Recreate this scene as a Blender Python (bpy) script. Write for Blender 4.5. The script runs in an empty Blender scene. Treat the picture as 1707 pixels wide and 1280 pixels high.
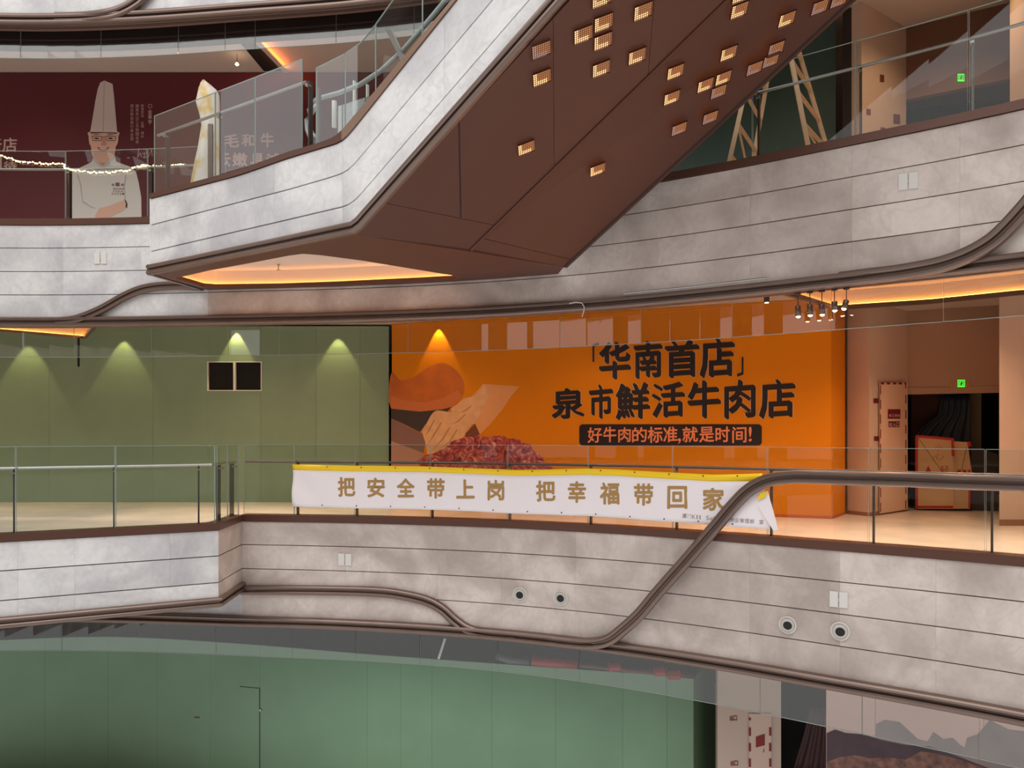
import bpy, math, random
import numpy as np
from mathutils import Vector
from mathutils.geometry import tessellate_polygon, delaunay_2d_cdt
random.seed(7)
SC = bpy.context.scene
COL = SC.collection
# ---------------------------------------------------------------- camera, world, lights, exposure
F, CX, HY, CZ = 1250.0, 853.5, 723.0, 1.5          # focal length in pixels, optical axis, eye height
cam = bpy.data.cameras.new('camera')
cam.sensor_width = 36; cam.lens = F/1707*36; cam.shift_y = (HY-640)/1707
cam.clip_end = 200
camo = bpy.data.objects.new('camera', cam); COL.objects.link(camo)
camo.location = (0, 0, CZ); camo.rotation_euler = (math.pi/2, 0, 0)
SC.camera = camo
SC.view_settings.view_transform = 'Standard'; SC.view_settings.look = 'None'
SC.view_settings.gamma = 1; SC.view_settings.use_curve_mapping = False
SC.view_settings.exposure = 0.0
w = bpy.data.worlds.new('world'); SC.world = w; w.use_nodes = True
w.node_tree.nodes['Background'].inputs[0].default_value = (1.0, 0.985, 0.975, 1)
w.node_tree.nodes['Background'].inputs[1].default_value = 0.98

def area(name, loc, target, size, power, col):
    l = bpy.data.lights.new(name, 'AREA'); l.shape = 'RECTANGLE'
    l.size, l.size_y = size; l.energy = power; l.color = col
    o = bpy.data.objects.new(name, l); COL.objects.link(o); o.location = loc
    o.rotation_euler = (Vector(target)-Vector(loc)).to_track_quat('-Z', 'Y').to_euler()
    return o
area('skylight', (-6, -6, 21), (-1, 9, 2), (30, 20), 3900, (1.0, 0.99, 0.98))

def spot(loc, power, col=(1, .60, .30), ang=110, blend=.6, target=None, rad=.05):  # serves downlights and pendants, and the added fill spots too
    l = bpy.data.lights.new('lamp_and_fill_spot', 'SPOT'); l.energy = power; l.color = col
    l.spot_size = math.radians(ang); l.spot_blend = blend; l.shadow_soft_size = rad
    o = bpy.data.objects.new('lamp_and_fill_spot', l); COL.objects.link(o); o.location = loc
    t = target or (loc[0], loc[1], loc[2]-1)
    o.rotation_euler = (Vector(t)-Vector(loc)).to_track_quat('-Z', 'Y').to_euler()
    return o

# ---------------------------------------------------------------- materials
def lin(c):
    return tuple(((v/255)/12.92 if v/255 <= .04045 else ((v/255+.055)/1.055)**2.4) for v in c) + (1,)
MATS = {}
def mat(name, rgb, rough=.6, metal=0, emit=None, es=1, var=0, vscale=6, spec=.5, rnd=0, bump=0, stretch=None):
    if name in MATS: return MATS[name]
    m = bpy.data.materials.new(name); m.use_nodes = True
    nt = m.node_tree; N = nt.nodes; L = nt.links; b = N['Principled BSDF']
    b.inputs['Roughness'].default_value = rough; b.inputs['Metallic'].default_value = metal
    b.inputs['Specular IOR Level'].default_value = spec
    b.inputs['Base Color'].default_value = lin(rgb)
    if emit is not None:
        b.inputs['Emission Color'].default_value = lin(emit); b.inputs['Emission Strength'].default_value = es
    if var or rnd or bump:
        tc = N.new('ShaderNodeTexCoord'); no = N.new('ShaderNodeTexNoise')
        no.inputs['Scale'].default_value = vscale; no.inputs['Detail'].default_value = 5
        if stretch:
            mp = N.new('ShaderNodeMapping'); mp.inputs['Scale'].default_value = stretch
            L.new(tc.outputs['Object'], mp.inputs[0]); L.new(mp.outputs[0], no.inputs['Vector'])
        else: L.new(tc.outputs['Object'], no.inputs['Vector'])
        hs = N.new('ShaderNodeHueSaturation'); hs.inputs['Color'].default_value = lin(rgb)
        mr = N.new('ShaderNodeMapRange'); mr.inputs['From Min'].default_value = .3; mr.inputs['From Max'].default_value = .7
        mr.inputs['To Min'].default_value = 1-var; mr.inputs['To Max'].default_value = 1+var
        L.new(no.outputs['Fac'], mr.inputs['Value'])
        if rnd:
            oi = N.new('ShaderNodeObjectInfo'); m2 = N.new('ShaderNodeMapRange')
            m2.inputs['To Min'].default_value = 1-rnd; m2.inputs['To Max'].default_value = 1+rnd
            L.new(oi.outputs['Random'], m2.inputs['Value'])
            mu = N.new('ShaderNodeMath'); mu.operation = 'MULTIPLY'
            L.new(mr.outputs[0], mu.inputs[0]); L.new(m2.outputs[0], mu.inputs[1]); L.new(mu.outputs[0], hs.inputs['Value'])
        else: L.new(mr.outputs[0], hs.inputs['Value'])
        L.new(hs.outputs[0], b.inputs['Base Color'])
        if bump:
            bp = N.new('ShaderNodeBump'); bp.inputs['Strength'].default_value = bump; bp.inputs['Distance'].default_value = .02
            L.new(no.outputs['Fac'], bp.inputs['Height']); L.new(bp.outputs[0], b.inputs['Normal'])
    MATS[name] = m; return m

def stone(name, light, dark, vein):
    m = bpy.data.materials.new(name); m.use_nodes = True
    nt = m.node_tree; N = nt.nodes; L = nt.links; b = N['Principled BSDF']
    b.inputs['Roughness'].default_value = .42; b.inputs['Specular IOR Level'].default_value = .35
    tc = N.new('ShaderNodeTexCoord')
    oi = N.new('ShaderNodeObjectInfo')
    def noise(scale, detail, dist, w=0):
        n = N.new('ShaderNodeTexNoise'); n.noise_dimensions = '4D'
        n.inputs['Scale'].default_value = scale; n.inputs['Detail'].default_value = detail
        n.inputs['Distortion'].default_value = dist
        L.new(tc.outputs['Object'], n.inputs['Vector'])
        mm = N.new('ShaderNodeMath'); mm.operation = 'MULTIPLY_ADD'; mm.inputs[1].default_value = .35; mm.inputs[2].default_value = w
        L.new(oi.outputs['Random'], mm.inputs[0]); L.new(mm.outputs[0], n.inputs['W']); return n
    n1 = noise(1.0, 8, .8); n2 = noise(1.9, 5, 1.3, 4); n3 = noise(16, 4, .3, 9)
    r1 = N.new('ShaderNodeValToRGB'); r1.color_ramp.elements[0].position = .38; r1.color_ramp.elements[1].position = .6
    r1.color_ramp.elements[0].color = lin(dark); r1.color_ramp.elements[1].color = lin(light)
    L.new(n1.outputs['Fac'], r1.inputs[0])
    r2 = N.new('ShaderNodeValToRGB'); e = r2.color_ramp.elements     # thin swirling veins
    e[0].position = .455; e[0].color = (0, 0, 0, 1); e[1].position = .545; e[1].color = (0, 0, 0, 1)
    x = e.new(.5); x.color = (1, 1, 1, 1)
    L.new(n2.outputs['Fac'], r2.inputs[0])
    mx = N.new('ShaderNodeMix'); mx.data_type = 'RGBA'; mx.inputs['B'].default_value = lin(vein)
    mf = N.new('ShaderNodeMath'); mf.operation = 'MULTIPLY'; mf.inputs[1].default_value = .24
    L.new(r2.outputs[0], mf.inputs[0]); L.new(mf.outputs[0], mx.inputs['Factor']); L.new(r1.outputs[0], mx.inputs['A'])
    hs = N.new('ShaderNodeHueSaturation'); L.new(mx.outputs['Result'], hs.inputs['Color'])
    a = N.new('ShaderNodeMapRange'); a.inputs['To Min'].default_value = .93; a.inputs['To Max'].default_value = 1.05
    L.new(oi.outputs['Random'], a.inputs['Value'])
    c = N.new('ShaderNodeMapRange'); c.inputs['From Min'].default_value = .3; c.inputs['From Max'].default_value = .7
    c.inputs['To Min'].default_value = .95; c.inputs['To Max'].default_value = 1.05
    L.new(n3.outputs['Fac'], c.inputs['Value'])
    mu = N.new('ShaderNodeMath'); mu.operation = 'MULTIPLY'
    L.new(a.outputs[0], mu.inputs[0]); L.new(c.outputs[0], mu.inputs[1]); L.new(mu.outputs[0], hs.inputs['Value'])
    L.new(hs.outputs[0], b.inputs['Base Color'])
    MATS[name] = m; return m

def glass(name, tint, refl=.5, base=.06, rough=0.0):
    m = bpy.data.materials.new(name); m.use_nodes = True
    nt = m.node_tree; N = nt.nodes; L = nt.links; N.clear()
    out = N.new('ShaderNodeOutputMaterial'); tr = N.new('ShaderNodeBsdfTransparent'); gl = N.new('ShaderNodeBsdfGlossy')
    tr.inputs[0].default_value = (*tint, 1); gl.inputs['Roughness'].default_value = rough; gl.inputs[0].default_value = (1, 1, 1, 1)
    lw = N.new('ShaderNodeLayerWeight'); lw.inputs['Blend'].default_value = .25
    ma = N.new('ShaderNodeMath'); ma.operation = 'MULTIPLY_ADD'; ma.inputs[1].default_value = refl; ma.inputs[2].default_value = base
    mx = N.new('ShaderNodeMixShader')
    L.new(lw.outputs['Fresnel'], ma.inputs[0]); L.new(ma.outputs[0], mx.inputs[0])
    L.new(tr.outputs[0], mx.inputs[1]); L.new(gl.outputs[0], mx.inputs[2]); L.new(mx.outputs[0], out.inputs[0])
    MATS[name] = m; return m

STONE_C = stone('stone_cool', (230, 229, 228), (196, 195, 197), (188, 187, 189))
STONE_W = stone('stone_warm', (220, 208, 200), (184, 170, 162), (180, 167, 161))
BRONZE = mat('bronze', (128, 109, 100), .30, .65, var=.05, vscale=3)
CURB = mat('dark_bronze', (98, 66, 54), .35, .3)
DARK = mat('shadow_gap', (40, 36, 36), .9)
SOFFIT = mat('soffit_brown', (94, 57, 45), .5, .15)
GREEN = mat('green_board', (134, 158, 132), .55, var=.03, vscale=2, rnd=.03)
GREEN_L = mat('green_board_lower', (118, 152, 122), .55, var=.05, vscale=1.2, rnd=.02)
TEAL = mat('teal_board', (58, 84, 80), .6, var=.06, vscale=1.5)
MAROON = mat('maroon_print', (98, 32, 42), .6)
ORANGE = mat('orange_print', (218, 130, 6), .6, spec=.2)
BEIGE = mat('beige_paint', (205, 178, 160), .7, var=.02, vscale=2)
CEIL = mat('ceiling_paint', (208, 190, 178), .8)
FLOOR = mat('floor_stone', (236, 222, 206), .22, var=.08, vscale=1.5)
STEEL = mat('steel', (170, 165, 162), .3, .9)
POST = mat('post_metal', (92, 84, 80), .35, .7)
WHITE = mat('white_paint', (225, 222, 216), .5)
BLACK = mat('black_void', (9, 9, 12), .8)
NAVY = mat('navy_glass', (26, 32, 44), .2)
GLASS = glass('rail_glass', (.93, .955, .945), .14, .012)
GLASS_T = glass('screen_glass', (.92, .935, .925), .24, .045)
GEDGE = mat('glass_edge', (150, 164, 156), .2)
GLOW = mat('led_strip', (255, 190, 110), .5, emit=(255, 176, 84), es=14)
LENS = mat('lamp_lens', (255, 240, 215), .5, emit=(255, 226, 180), es=22)
STONEBACK = mat('joint', (150, 138, 134), .9)

# ---------------------------------------------------------------- object helpers
WL = {}
def tag(o, label=None, cat=None, group=None, kind=None):
    if label: o['label'] = label
    if cat: o['category'] = cat
    if group: o['group'] = group
    if kind: o['kind'] = kind
    return o
def thing(name, label, cat, loc=(0, 0, 0), group=None):
    o = bpy.data.objects.new(name, None); COL.objects.link(o); o.location = loc; o.empty_display_size = .2
    WL[o] = Vector(loc); return tag(o, label, cat, group)
def struct_root(name, loc=(0, 0, 0)):
    o = bpy.data.objects.new(name, None); COL.objects.link(o); o.location = loc; WL[o] = Vector(loc)
    return tag(o, kind='structure')
class MB:
    def __init__(s): s.v = []; s.f = []
    def add(s, vs, fs):
        n = len(s.v); s.v += [tuple(map(float, p)) for p in vs]; s.f += [tuple(i+n for i in f) for f in fs]; return s
    def build(s, name, m, parent=None, label=None, kind=None, smooth=False):
        off = WL[parent] if parent else Vector((0, 0, 0))
        if parent is None and kind != 'structure':
            a = np.array(s.v); off = Vector(((a[:, 0].min()+a[:, 0].max())/2, (a[:, 1].min()+a[:, 1].max())/2, a[:, 2].min()))
        me = bpy.data.meshes.new(name)
        me.from_pydata([(p[0]-off[0], p[1]-off[1], p[2]-off[2]) for p in s.v], [], s.f)
        me.materials.append(m)
        if smooth: me.polygons.foreach_set('use_smooth', [True]*len(me.polygons))
        me.update()
        o = bpy.data.objects.new(name, me); COL.objects.link(o)
        if parent: o.parent = parent
        else: o.location = off
        WL[o] = off
        return tag(o, label, None, None, kind)
BOXF = [(0, 3, 2, 1), (4, 5, 6, 7), (0, 1, 5, 4), (1, 2, 6, 5), (2, 3, 7, 6), (3, 0, 4, 7)]
def box(mb, x0, x1, y0, y1, z0, z1):
    return mb.add([(x0, y0, z0), (x1, y0, z0), (x1, y1, z0), (x0, y1, z0), (x0, y0, z1), (x1, y0, z1), (x1, y1, z1), (x0, y1, z1)], BOXF)
def obox(mb, c, ax, ay, az):      # box about centre with half-axis vectors
    c, ax, ay, az = map(Vector, (c, ax, ay, az)); v = []
    for k in (-1, 1):
        for i, j in ((-1, -1), (1, -1), (1, 1), (-1, 1)): v.append(c+ax*i+ay*j+az*k)
    return mb.add(v, BOXF)
def tube(mb, path, r, n=8, r2=None, caps=True):
    P = [Vector(p) for p in path]; rings = []
    up = Vector((0, 0, 1))
    for i, p in enumerate(P):
        t = (P[min(i+1, len(P)-1)]-P[max(i-1, 0)]).normalized()
        a = t.cross(up) if abs(t.z) < .95 else t.cross(Vector((1, 0, 0))); a.normalize(); b = a.cross(t)
        rr = r if r2 is None else r+(r2-r)*i/(len(P)-1)
        rings.append([p+a*rr*math.cos(2*math.pi*k/n)+b*rr*math.sin(2*math.pi*k/n) for k in range(n)])
    v = [q for ring in rings for q in ring]; f = []
    for i in range(len(P)-1):
        for k in range(n):
            f.append((i*n+k, i*n+(k+1) % n, (i+1)*n+(k+1) % n, (i+1)*n+k))
    if caps: f += [tuple(range(n-1, -1, -1)), tuple((len(P)-1)*n+k for k in range(n))]
    return mb.add(v, f)
def lathe(mb, c, axis, prof, n=20):       # prof: (radius, distance along axis)
    c = Vector(c); ax = Vector(axis).normalized()
    a = ax.cross(Vector((0, 0, 1))) if abs(ax.z) < .9 else ax.cross(Vector((1, 0, 0))); a.normalize(); b = ax.cross(a)
    v = [c+ax*h+(a*math.cos(2*math.pi*k/n)+b*math.sin(2*math.pi*k/n))*r for r, h in prof for k in range(n)]
    f = [(i*n+k, i*n+(k+1) % n, (i+1)*n+(k+1) % n, (i+1)*n+k) for i in range(len(prof)-1) for k in range(n)]
    return mb.add(v, f)
def prism(mb, poly, z0, z1, hole=None):   # horizontal slab from a plan outline, optional hole
    pts = [Vector((p[0], p[1])) for p in poly]; n = len(pts); H = [Vector((p[0], p[1])) for p in hole] if hole else []
    allp = pts+H; m = len(allp)
    edges = [(i, (i+1) % n) for i in range(n)]+[(n+i, n+(i+1) % len(H)) for i in range(len(H))]
    res = delaunay_2d_cdt(allp, edges, [], 0, 1e-5)
    V, FF = res[0], res[2]
    def inside(q, P):
        c = False; j = len(P)-1
        for i in range(len(P)):
            if (P[i].y > q.y) != (P[j].y > q.y) and q.x < (P[j].x-P[i].x)*(q.y-P[i].y)/(P[j].y-P[i].y)+P[i].x: c = not c
            j = i
        return c
    tris = []
    for f in FF:
        c = sum((V[i] for i in f), Vector((0, 0)))/len(f)
        if inside(c, pts) and not (H and inside(c, H)): tris.append(tuple(f))
    k = len(V)
    vs = [(p.x, p.y, z0) for p in V]+[(p.x, p.y, z1) for p in V]
    fs = [tuple(reversed(t)) for t in tris]+[tuple(i+k for i in t) for t in tris]
    mb.add(vs, fs)
    for P in (pts, H):
        for i in range(len(P)):
            a, b = P[i], P[(i+1) % len(P)]
            mb.add([(a.x, a.y, z0), (b.x, b.y, z0), (b.x, b.y, z1), (a.x, a.y, z1)], [(0, 1, 2, 3)])
    return mb

# ---------------------------------------------------------------- plan curves
def ray(px): return (px-CX)/F
class Plan:
    def __init__(s, pts):
        s.p = np.array(pts, float); d = np.diff(s.p, axis=0); L = np.hypot(*d.T); s.s = np.r_[0, np.cumsum(L)]
        t = d/L[:, None]; nn = np.c_[t[:, 1], -t[:, 0]]
        m = []
        for i in range(len(s.p)):
            a = nn[max(i-1, 0)]; b = nn[min(i, len(nn)-1)]; q = a+b; m.append(q/max(1e-6, 1+a@b))
        s.m = np.array(m)
    def at(s, u, off=0):
        i = min(max(np.searchsorted(s.s, u)-1, 0), len(s.s)-2); t = (u-s.s[i])/(s.s[i+1]-s.s[i])
        a = s.p[i]+s.m[i]*off; b = s.p[i+1]+s.m[i+1]*off; return a+(b-a)*t
    def hit(s, px, off=0):
        k = ray(px); q = s.p+s.m*off; f = q[:, 0]-k*q[:, 1]; best = None
        for i in range(len(q)-1):
            if (f[i] <= 0) != (f[i+1] <= 0):
                t = f[i]/(f[i]-f[i+1]); y = q[i, 1]+(q[i+1, 1]-q[i, 1])*t
                if y > .5 and (best is None or y < best[1]): best = (s.s[i]+(s.s[i+1]-s.s[i])*t, y)
        if best is None:
            i = 0 if abs(f[0]) < abs(f[-1]) else len(q)-2
            t = f[i]/(f[i]-f[i+1]); best = (s.s[i]+(s.s[i+1]-s.s[i])*t, q[i, 1]+(q[i+1, 1]-q[i, 1])*t)
        return best
    def uz(s, px, py, off=0):
        u, y = s.hit(px, off); return u, CZ+(HY-py)*y/F
    def pt(s, u, z, off=0): a = s.at(u, off); return Vector((a[0], a[1], z))
    def px(s, px_, py, off=0): u, z = s.uz(px_, py, off); return s.pt(u, z, off)
    def nrm(s, u):
        a = s.at(u+.02)-s.at(u-.02); n = Vector((a[1], -a[0], 0)); return n.normalized()
    def steps(s, a, b, st):
        n = max(1, int(math.ceil((b-a)/st))); r = set(np.linspace(a, b, n+1).round(5))
        if len(s.s) < 12: r |= {round(float(x), 5) for x in s.s if a < x < b}
        return sorted(r)
def smooth_pts(P, n=6):
    P = np.array(P, float); out = []
    for i in range(len(P)-1):
        p0, p1, p2, p3 = P[max(i-1, 0)], P[i], P[i+1], P[min(i+2, len(P)-1)]
        for t in np.linspace(0, 1, n, endpoint=False):
            out.append(.5*(2*p1+(p2-p0)*t+(2*p0-5*p1+4*p2-p3)*t*t+(3*p1-p0-3*p2+p3)*t**3))
    out.append(P[-1]); return np.array(out)
def strip(mb, P, a, b, z0, z1, o0, o1, st=.4):     # curved slab along a plan; o1 is the face towards the atrium
    f0 = z0 if callable(z0) else (lambda u: z0); f1 = z1 if callable(z1) else (lambda u: z1)
    b = min(b, float(P.s[-1])); S = P.steps(a, b, st); v = []; f = []
    for u in S: v += [P.pt(u, f0(u), o1), P.pt(u, f1(u), o1), P.pt(u, f1(u), o0), P.pt(u, f0(u), o0)]
    for i in range(len(S)-1):
        for k in range(4): f.append((4*i+k, 4*i+(k+1) % 4, 4*i+4+(k+1) % 4, 4*i+4+k))
    f += [(3, 2, 1, 0), tuple(4*(len(S)-1)+k for k in range(4))]
    return mb.add(v, f)
def sweep(mb, path, norms, prof):
    n = len(prof); v = []
    for i, p in enumerate(path):
        t = (path[min(i+1, len(path)-1)]-path[max(i-1, 0)]).normalized(); b = norms[i].cross(t).normalized()
        v += [p+b*u+norms[i]*q for u, q in prof]
    f = []
    for i in range(len(path)-1):
        for k in range(n): f.append((i*n+k, i*n+(k+1) % n, (i+1)*n+(k+1) % n, (i+1)*n+k))
    f += [tuple(range(n-1, -1, -1)), tuple((len(path)-1)*n+k for k in range(n))]
    return mb.add(v, f)
def ribprof(w, h):       # two rounded ribs with a groove between
    q = [(-.5, 0), (-.5, .55), (-.44, .85), (-.34, 1), (-.2, 1), (-.1, .8), (-.06, .3), (.06, .3), (.1, .8), (.2, 1), (.34, 1), (.44, .85), (.5, .55), (.5, 0)]
    return [(u*w, v*h) for u, v in q]
def dense(pts, n=5): return smooth_pts(pts, n)
def ribbon(P, pxs, name, parent, w=.165, h=.08, off=.0, m=None, kind=None):
    of = off if isinstance(off, list) else [off]*len(pxs)
    uz = dense([(*P.uz(x, y, o), o) for (x, y), o in zip(pxs, of)], 5)
    path = [P.pt(u, z, o) for u, z, o in uz]; nr = [P.nrm(u) for u, z, o in uz]
    return sweep(MB(), path, nr, ribprof(w, h)).build(name, m or BRONZE, parent, kind=kind)
def closed_smooth(p, n=4):
    P = [np.array(q, float) for q in p]; N_ = len(P); out = []
    for i in range(N_):
        p0, p1, p2, p3 = P[i-1], P[i], P[(i+1) % N_], P[(i+2) % N_]
        for t in np.linspace(0, 1, n, endpoint=False):
            out.append(tuple(.5*(2*p1+(p2-p0)*t+(2*p0-5*p1+4*p2-p3)*t*t+(3*p1-p0-3*p2+p3)*t**3)))
    return out
def decal(P, poly, off, name, m, parent, **k):      # flat print on a wall, outline given in wall points
    if name in ('printed_forearm', 'printed_glove', 'printed_face', 'printed_neck', 'printed_beef', 'printed_mouth', 'printed_nose', 'printed_eye', 'printed_brow'): poly = closed_smooth(poly)
    uz = [P.uz(x, y, off) for x, y in poly]
    tri = tessellate_polygon([[Vector((u, z, 0)) for u, z in uz]])
    return MB().add([P.pt(u, z, off) for u, z in uz], [tuple(t) for t in tri]).build(name, m, parent, **k)
def glyph(ch, bold=0.0, res=2):
    c = bpy.data.curves.new('t', 'FONT'); c.body = ch; c.offset = bold; c.resolution_u = res
    o = bpy.data.objects.new('t', c); me = bpy.data.meshes.new_from_object(o)
    v = np.array([q.co[:2] for q in me.vertices]); f = [tuple(p.vertices) for p in me.polygons]
    bpy.data.objects.remove(o); bpy.data.curves.remove(c); bpy.data.meshes.remove(me)
    lo = v.min(0); hi = v.max(0); return (v-lo)/np.maximum(hi-lo, 1e-5), f
def lettering(P, items, off, name, m, parent, bold=.02, tilt=0, label=None, split=False, warp=None, nib=0):
    if split:
        for it_ in items: lettering(P, [it_], off, 'character', m, parent, bold, tilt, warp=warp, nib=nib)
        return None
    mb = MB()                                        # items: (char, x0, y0, x1, y1) boxes on the wall
    for ch, x0, y0, x1, y1 in items:
        v, f = glyph(ch, 0)
        q = []
        a = P.uz(x0, y1, off); b = P.uz(x1, y1-tilt, off); c = P.uz(x1, y0-tilt, off); d = P.uz(x0, y0, off)
        V = v; fn = list(f)
        if bold or nib:
            for k in range(8):
                d_ = np.array([math.cos(k*math.pi/4), math.sin(k*math.pi/4)])*bold+np.array([.030, -.040])*nib*(1, .7, .4, 0, -1, -.7, -.4, 0)[k]
                fn += [tuple(i+len(V) for i in g_) for g_ in f]; V = np.r_[V, v+d_]
        for s, t in V:
            u = (a[0]*(1-s)+b[0]*s)*(1-t)+(d[0]*(1-s)+c[0]*s)*t
            zz = (a[1]*(1-s)+b[1]*s)*(1-t)+(d[1]*(1-s)+c[1]*s)*t
            lf = .0003*(len(q)//len(v)); q.append(warp(u, zz, lf) if warp else P.pt(u, zz, off+lf))
        mb.add(q, fn)
    return mb.build(name, m, parent, label=label)
def flat_pt(px, py, z):      # point of a horizontal plane at height z
    y = F*(z-CZ)/(HY-py); return (ray(px)*y, y)

# main balcony edge, read as scale (pixels per metre) along the picture
SCL = [(0, 95.3), (200, 95.7), (400, 97.6), (600, 99.8), (800, 103.8), (1000, 110.5), (1200, 119.8), (1400, 130.7), (1550, 139), (1707, 148.3)]
pl = [((x-CX)/s, F/s) for x, s in SCL]
pl = [(-15, 12.2), (-12, 12.85)]+pl+[(6.5, 7.75), (7.4, 6.6), (8.2, 5.3)]
W = Plan(smooth_pts(pl, 5))
sw = lambda px: W.hit(px)[0]
UL = 5.14                                        # height of one storey
# landings
LM = Plan([(-11, 8.33), (-4.54, 11.6), (-4.61, 12.8)])          # middle landing (left): front edge, then return to the balcony
D = Vector((.844, -.536)); D.normalize()
P0 = Vector((-1.95, 9.29)); LS = Vector((-5.59, 11.6)); E1 = P0+D*6.5
LU = Plan([tuple(LS), tuple(P0), tuple(E1)])                     # upper landing front, running on as the escalator flank

# ---------------------------------------------------------------- floors and ceilings
def wall_pts(a, b, off=-.13, st=.3): return [tuple(W.at(u, off)) for u in W.steps(a, b, st)]
xl, xr = -14.8, 12
wp = wall_pts(.1, W.s[-1]-.1)
def slab(name, z0, z1, m, hole=None, mid=False):
    poly = wp+[(xr, wp[-1][1]), (xr, 20), (xl, 20)]
    return prism(MB(), poly, z0, z1, hole).build(name, m, kind='structure')
slab('floor', -.16, 0, FLOOR)
slab('floor', UL-.16, UL, FLOOR)
slab('floor', -UL-.16, -UL, FLOOR)
prism(MB(), [(-11, 8.45), (-4.6, 11.62), (-4.64, 13.1), (-7.9, 13.5), (-13, 13.2), (-13, 7.6)], -.1, .006).build('floor', FLOOR, kind='structure')
prism(MB(), [(-5.52, 11.62), (P0.x, P0.y+.05), (P0.x+1.55, P0.y+2.5), (-.4, 11.9), (-2.5, 12.45), (-5.2, 12.8)], UL-.14, UL-.001).build('floor', FLOOR, kind='structure')

def offset_poly(P, d):
    n = len(P); out = []; A = sum(P[i][0]*P[(i+1) % n][1]-P[(i+1) % n][0]*P[i][1] for i in range(n)); sg = 1 if A > 0 else -1
    for i in range(n):
        a, b, c = Vector(P[i-1]), Vector(P[i]), Vector(P[(i+1) % n])
        e1 = (b-a).normalized(); e2 = (c-b).normalized()
        n1 = Vector((e1.y, -e1.x))*sg; n2 = Vector((e2.y, -e2.x))*sg
        m = (n1+n2)/max(.35, 1+n1.dot(n2)); out.append(tuple(b+m*d))
    return out
def cove(poly, z, parent, depth=.28, lip=.14, m=CEIL, glow=GLOW, rim=None):
    big = offset_poly(poly, lip); n = len(big)
    prism(MB(), big, z+depth, z+depth+.02).build('recess_panel', m, parent)
    mb = MB()
    for i in range(n):
        a, b = big[i], big[(i+1) % n]
        mb.add([(*a, z+.02), (*b, z+.02), (*b, z+depth), (*a, z+depth)], [(0, 1, 2, 3)])
    mb.build('recess_side', m, parent)
    ga = offset_poly(poly, lip*.45); gb = offset_poly(poly, lip*.85); g = MB()
    for i in range(n):
        a, b = ga[i], ga[(i+1) % n]; c, d = gb[i], gb[(i+1) % n]
        g.add([(*a, z+.064), (*b, z+.064), (*d, z+.064), (*c, z+.064)], [(0, 1, 2, 3)])
    g.build('led_strip', glow, parent)
    if rim:
        r = MB(); o = offset_poly(poly, .0); i2 = offset_poly(poly, -.05)
        for i in range(n):
            j = (i+1) % n
            r.add([(*o[i], z-.03), (*o[j], z-.03), (*i2[j], z-.03), (*i2[i], z-.03), (*o[i], z+.03), (*o[j], z+.03), (*i2[j], z+.03), (*i2[i], z+.03)],
                  [(0, 1, 2, 3), (7, 6, 5, 4), (2, 3, 7, 6), (3, 2, 6, 7), (0, 1, 5, 4)])
        r.build('rim', rim, parent)
CZM = 3.9
slab('ceiling', CZM, CZM+.05, CEIL)
bkr = struct_root('ceiling'); ZB = 3.55
openM = [flat_pt(x, y, ZB) for x, y in ((1304, 487), (1393, 514), (1550, 504), (1700, 489))]+[(9.4, 10.3), (8.9, 8.6), (7.2, 8.3), (6.3, 8.8), (5.3, 9.65), (4.5, 10.15)]
outM = offset_poly(openM, .10)
prism(MB(), outM, ZB, ZB+.05, openM).build('ceiling_panel', mat('bulkhead', (150, 112, 92), .5), bkr)
sk = MB()
for i in range(len(outM)):
    a, b = outM[i], outM[(i+1) % len(outM)]
    sk.add([(*a, ZB), (*b, ZB), (*b, CZM), (*a, CZM)], [(0, 1, 2, 3)])
sk.build('skirt', mat('bulkhead_side', (186, 150, 130), .6), bkr)
cove(openM, ZB, bkr, depth=.30, lip=.08, rim=BRONZE)
ZT = 9.1
slab('ceiling', ZT, ZT+.05, CEIL)
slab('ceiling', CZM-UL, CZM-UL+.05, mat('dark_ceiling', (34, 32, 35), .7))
# small dropped ceiling with a lit recess, far left of the middle level
bk = struct_root('ceiling')
opb = [flat_pt(x, y, 3.45) for x, y in ((-60, 541), (158, 541), (138, 564), (4, 553))]
prism(MB(), offset_poly(opb, .07), 3.45, 3.5, opb).build('ceiling_panel', BRONZE, bk)
cove(opb, 3.45, bk, depth=.25, lip=.06)

# far walls that close the building
bw = MB(); box(bw, -15, 12.2, 20, 20.1, -5.4, 11); bw.build('wall_back', mat('dark_wall', (60, 52, 48), .8), kind='structure')
bw = MB(); box(bw, -15, -14.8, 10, 20, -5.4, 11); bw.build('wall_left', BEIGE, kind='structure')
bw = MB(); box(bw, 12, 12.2, 4, 20, -5.4, 11); bw.build('wall_right', BEIGE, kind='structure')

# the opposite side of the atrium, behind the camera (seen in reflections)
op = struct_root('wall_opposite')
for k in range(-1, 4):
    z = k*5.14
    o1 = MB(); box(o1, -24, 24, -14.2, -13.9, z-1.7, z+.05); o1.build('stone_band', STONE_W, op)
    o1 = MB(); box(o1, -24, 24, -18, -13.9, z-.3, z); o1.build('slab', FLOOR, op)
    o1 = MB(); box(o1, -24, 24, -18.1, -18, z, z+5.14); o1.build('shop_wall', mat('opposite_shops', (92, 76, 68), .7), op)
    for sx_ in (-20, 19):       # the short sides of the atrium
        e1, e2 = (sx_, sx_+.3) if sx_ < 0 else (sx_-.3, sx_); f1 = -24 if sx_ < 0 else 23
        o1 = MB(); box(o1, e1, e2, -13.9, 4, z-1.7, z+.05); o1.build('stone_band', STONE_W, op)
        o1 = MB(); box(o1, f1, f1+.1, -13.9, 4, z, z+5.14); o1.build('shop_wall', mat('opposite_shops', (92, 76, 68), .7), op)

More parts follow.
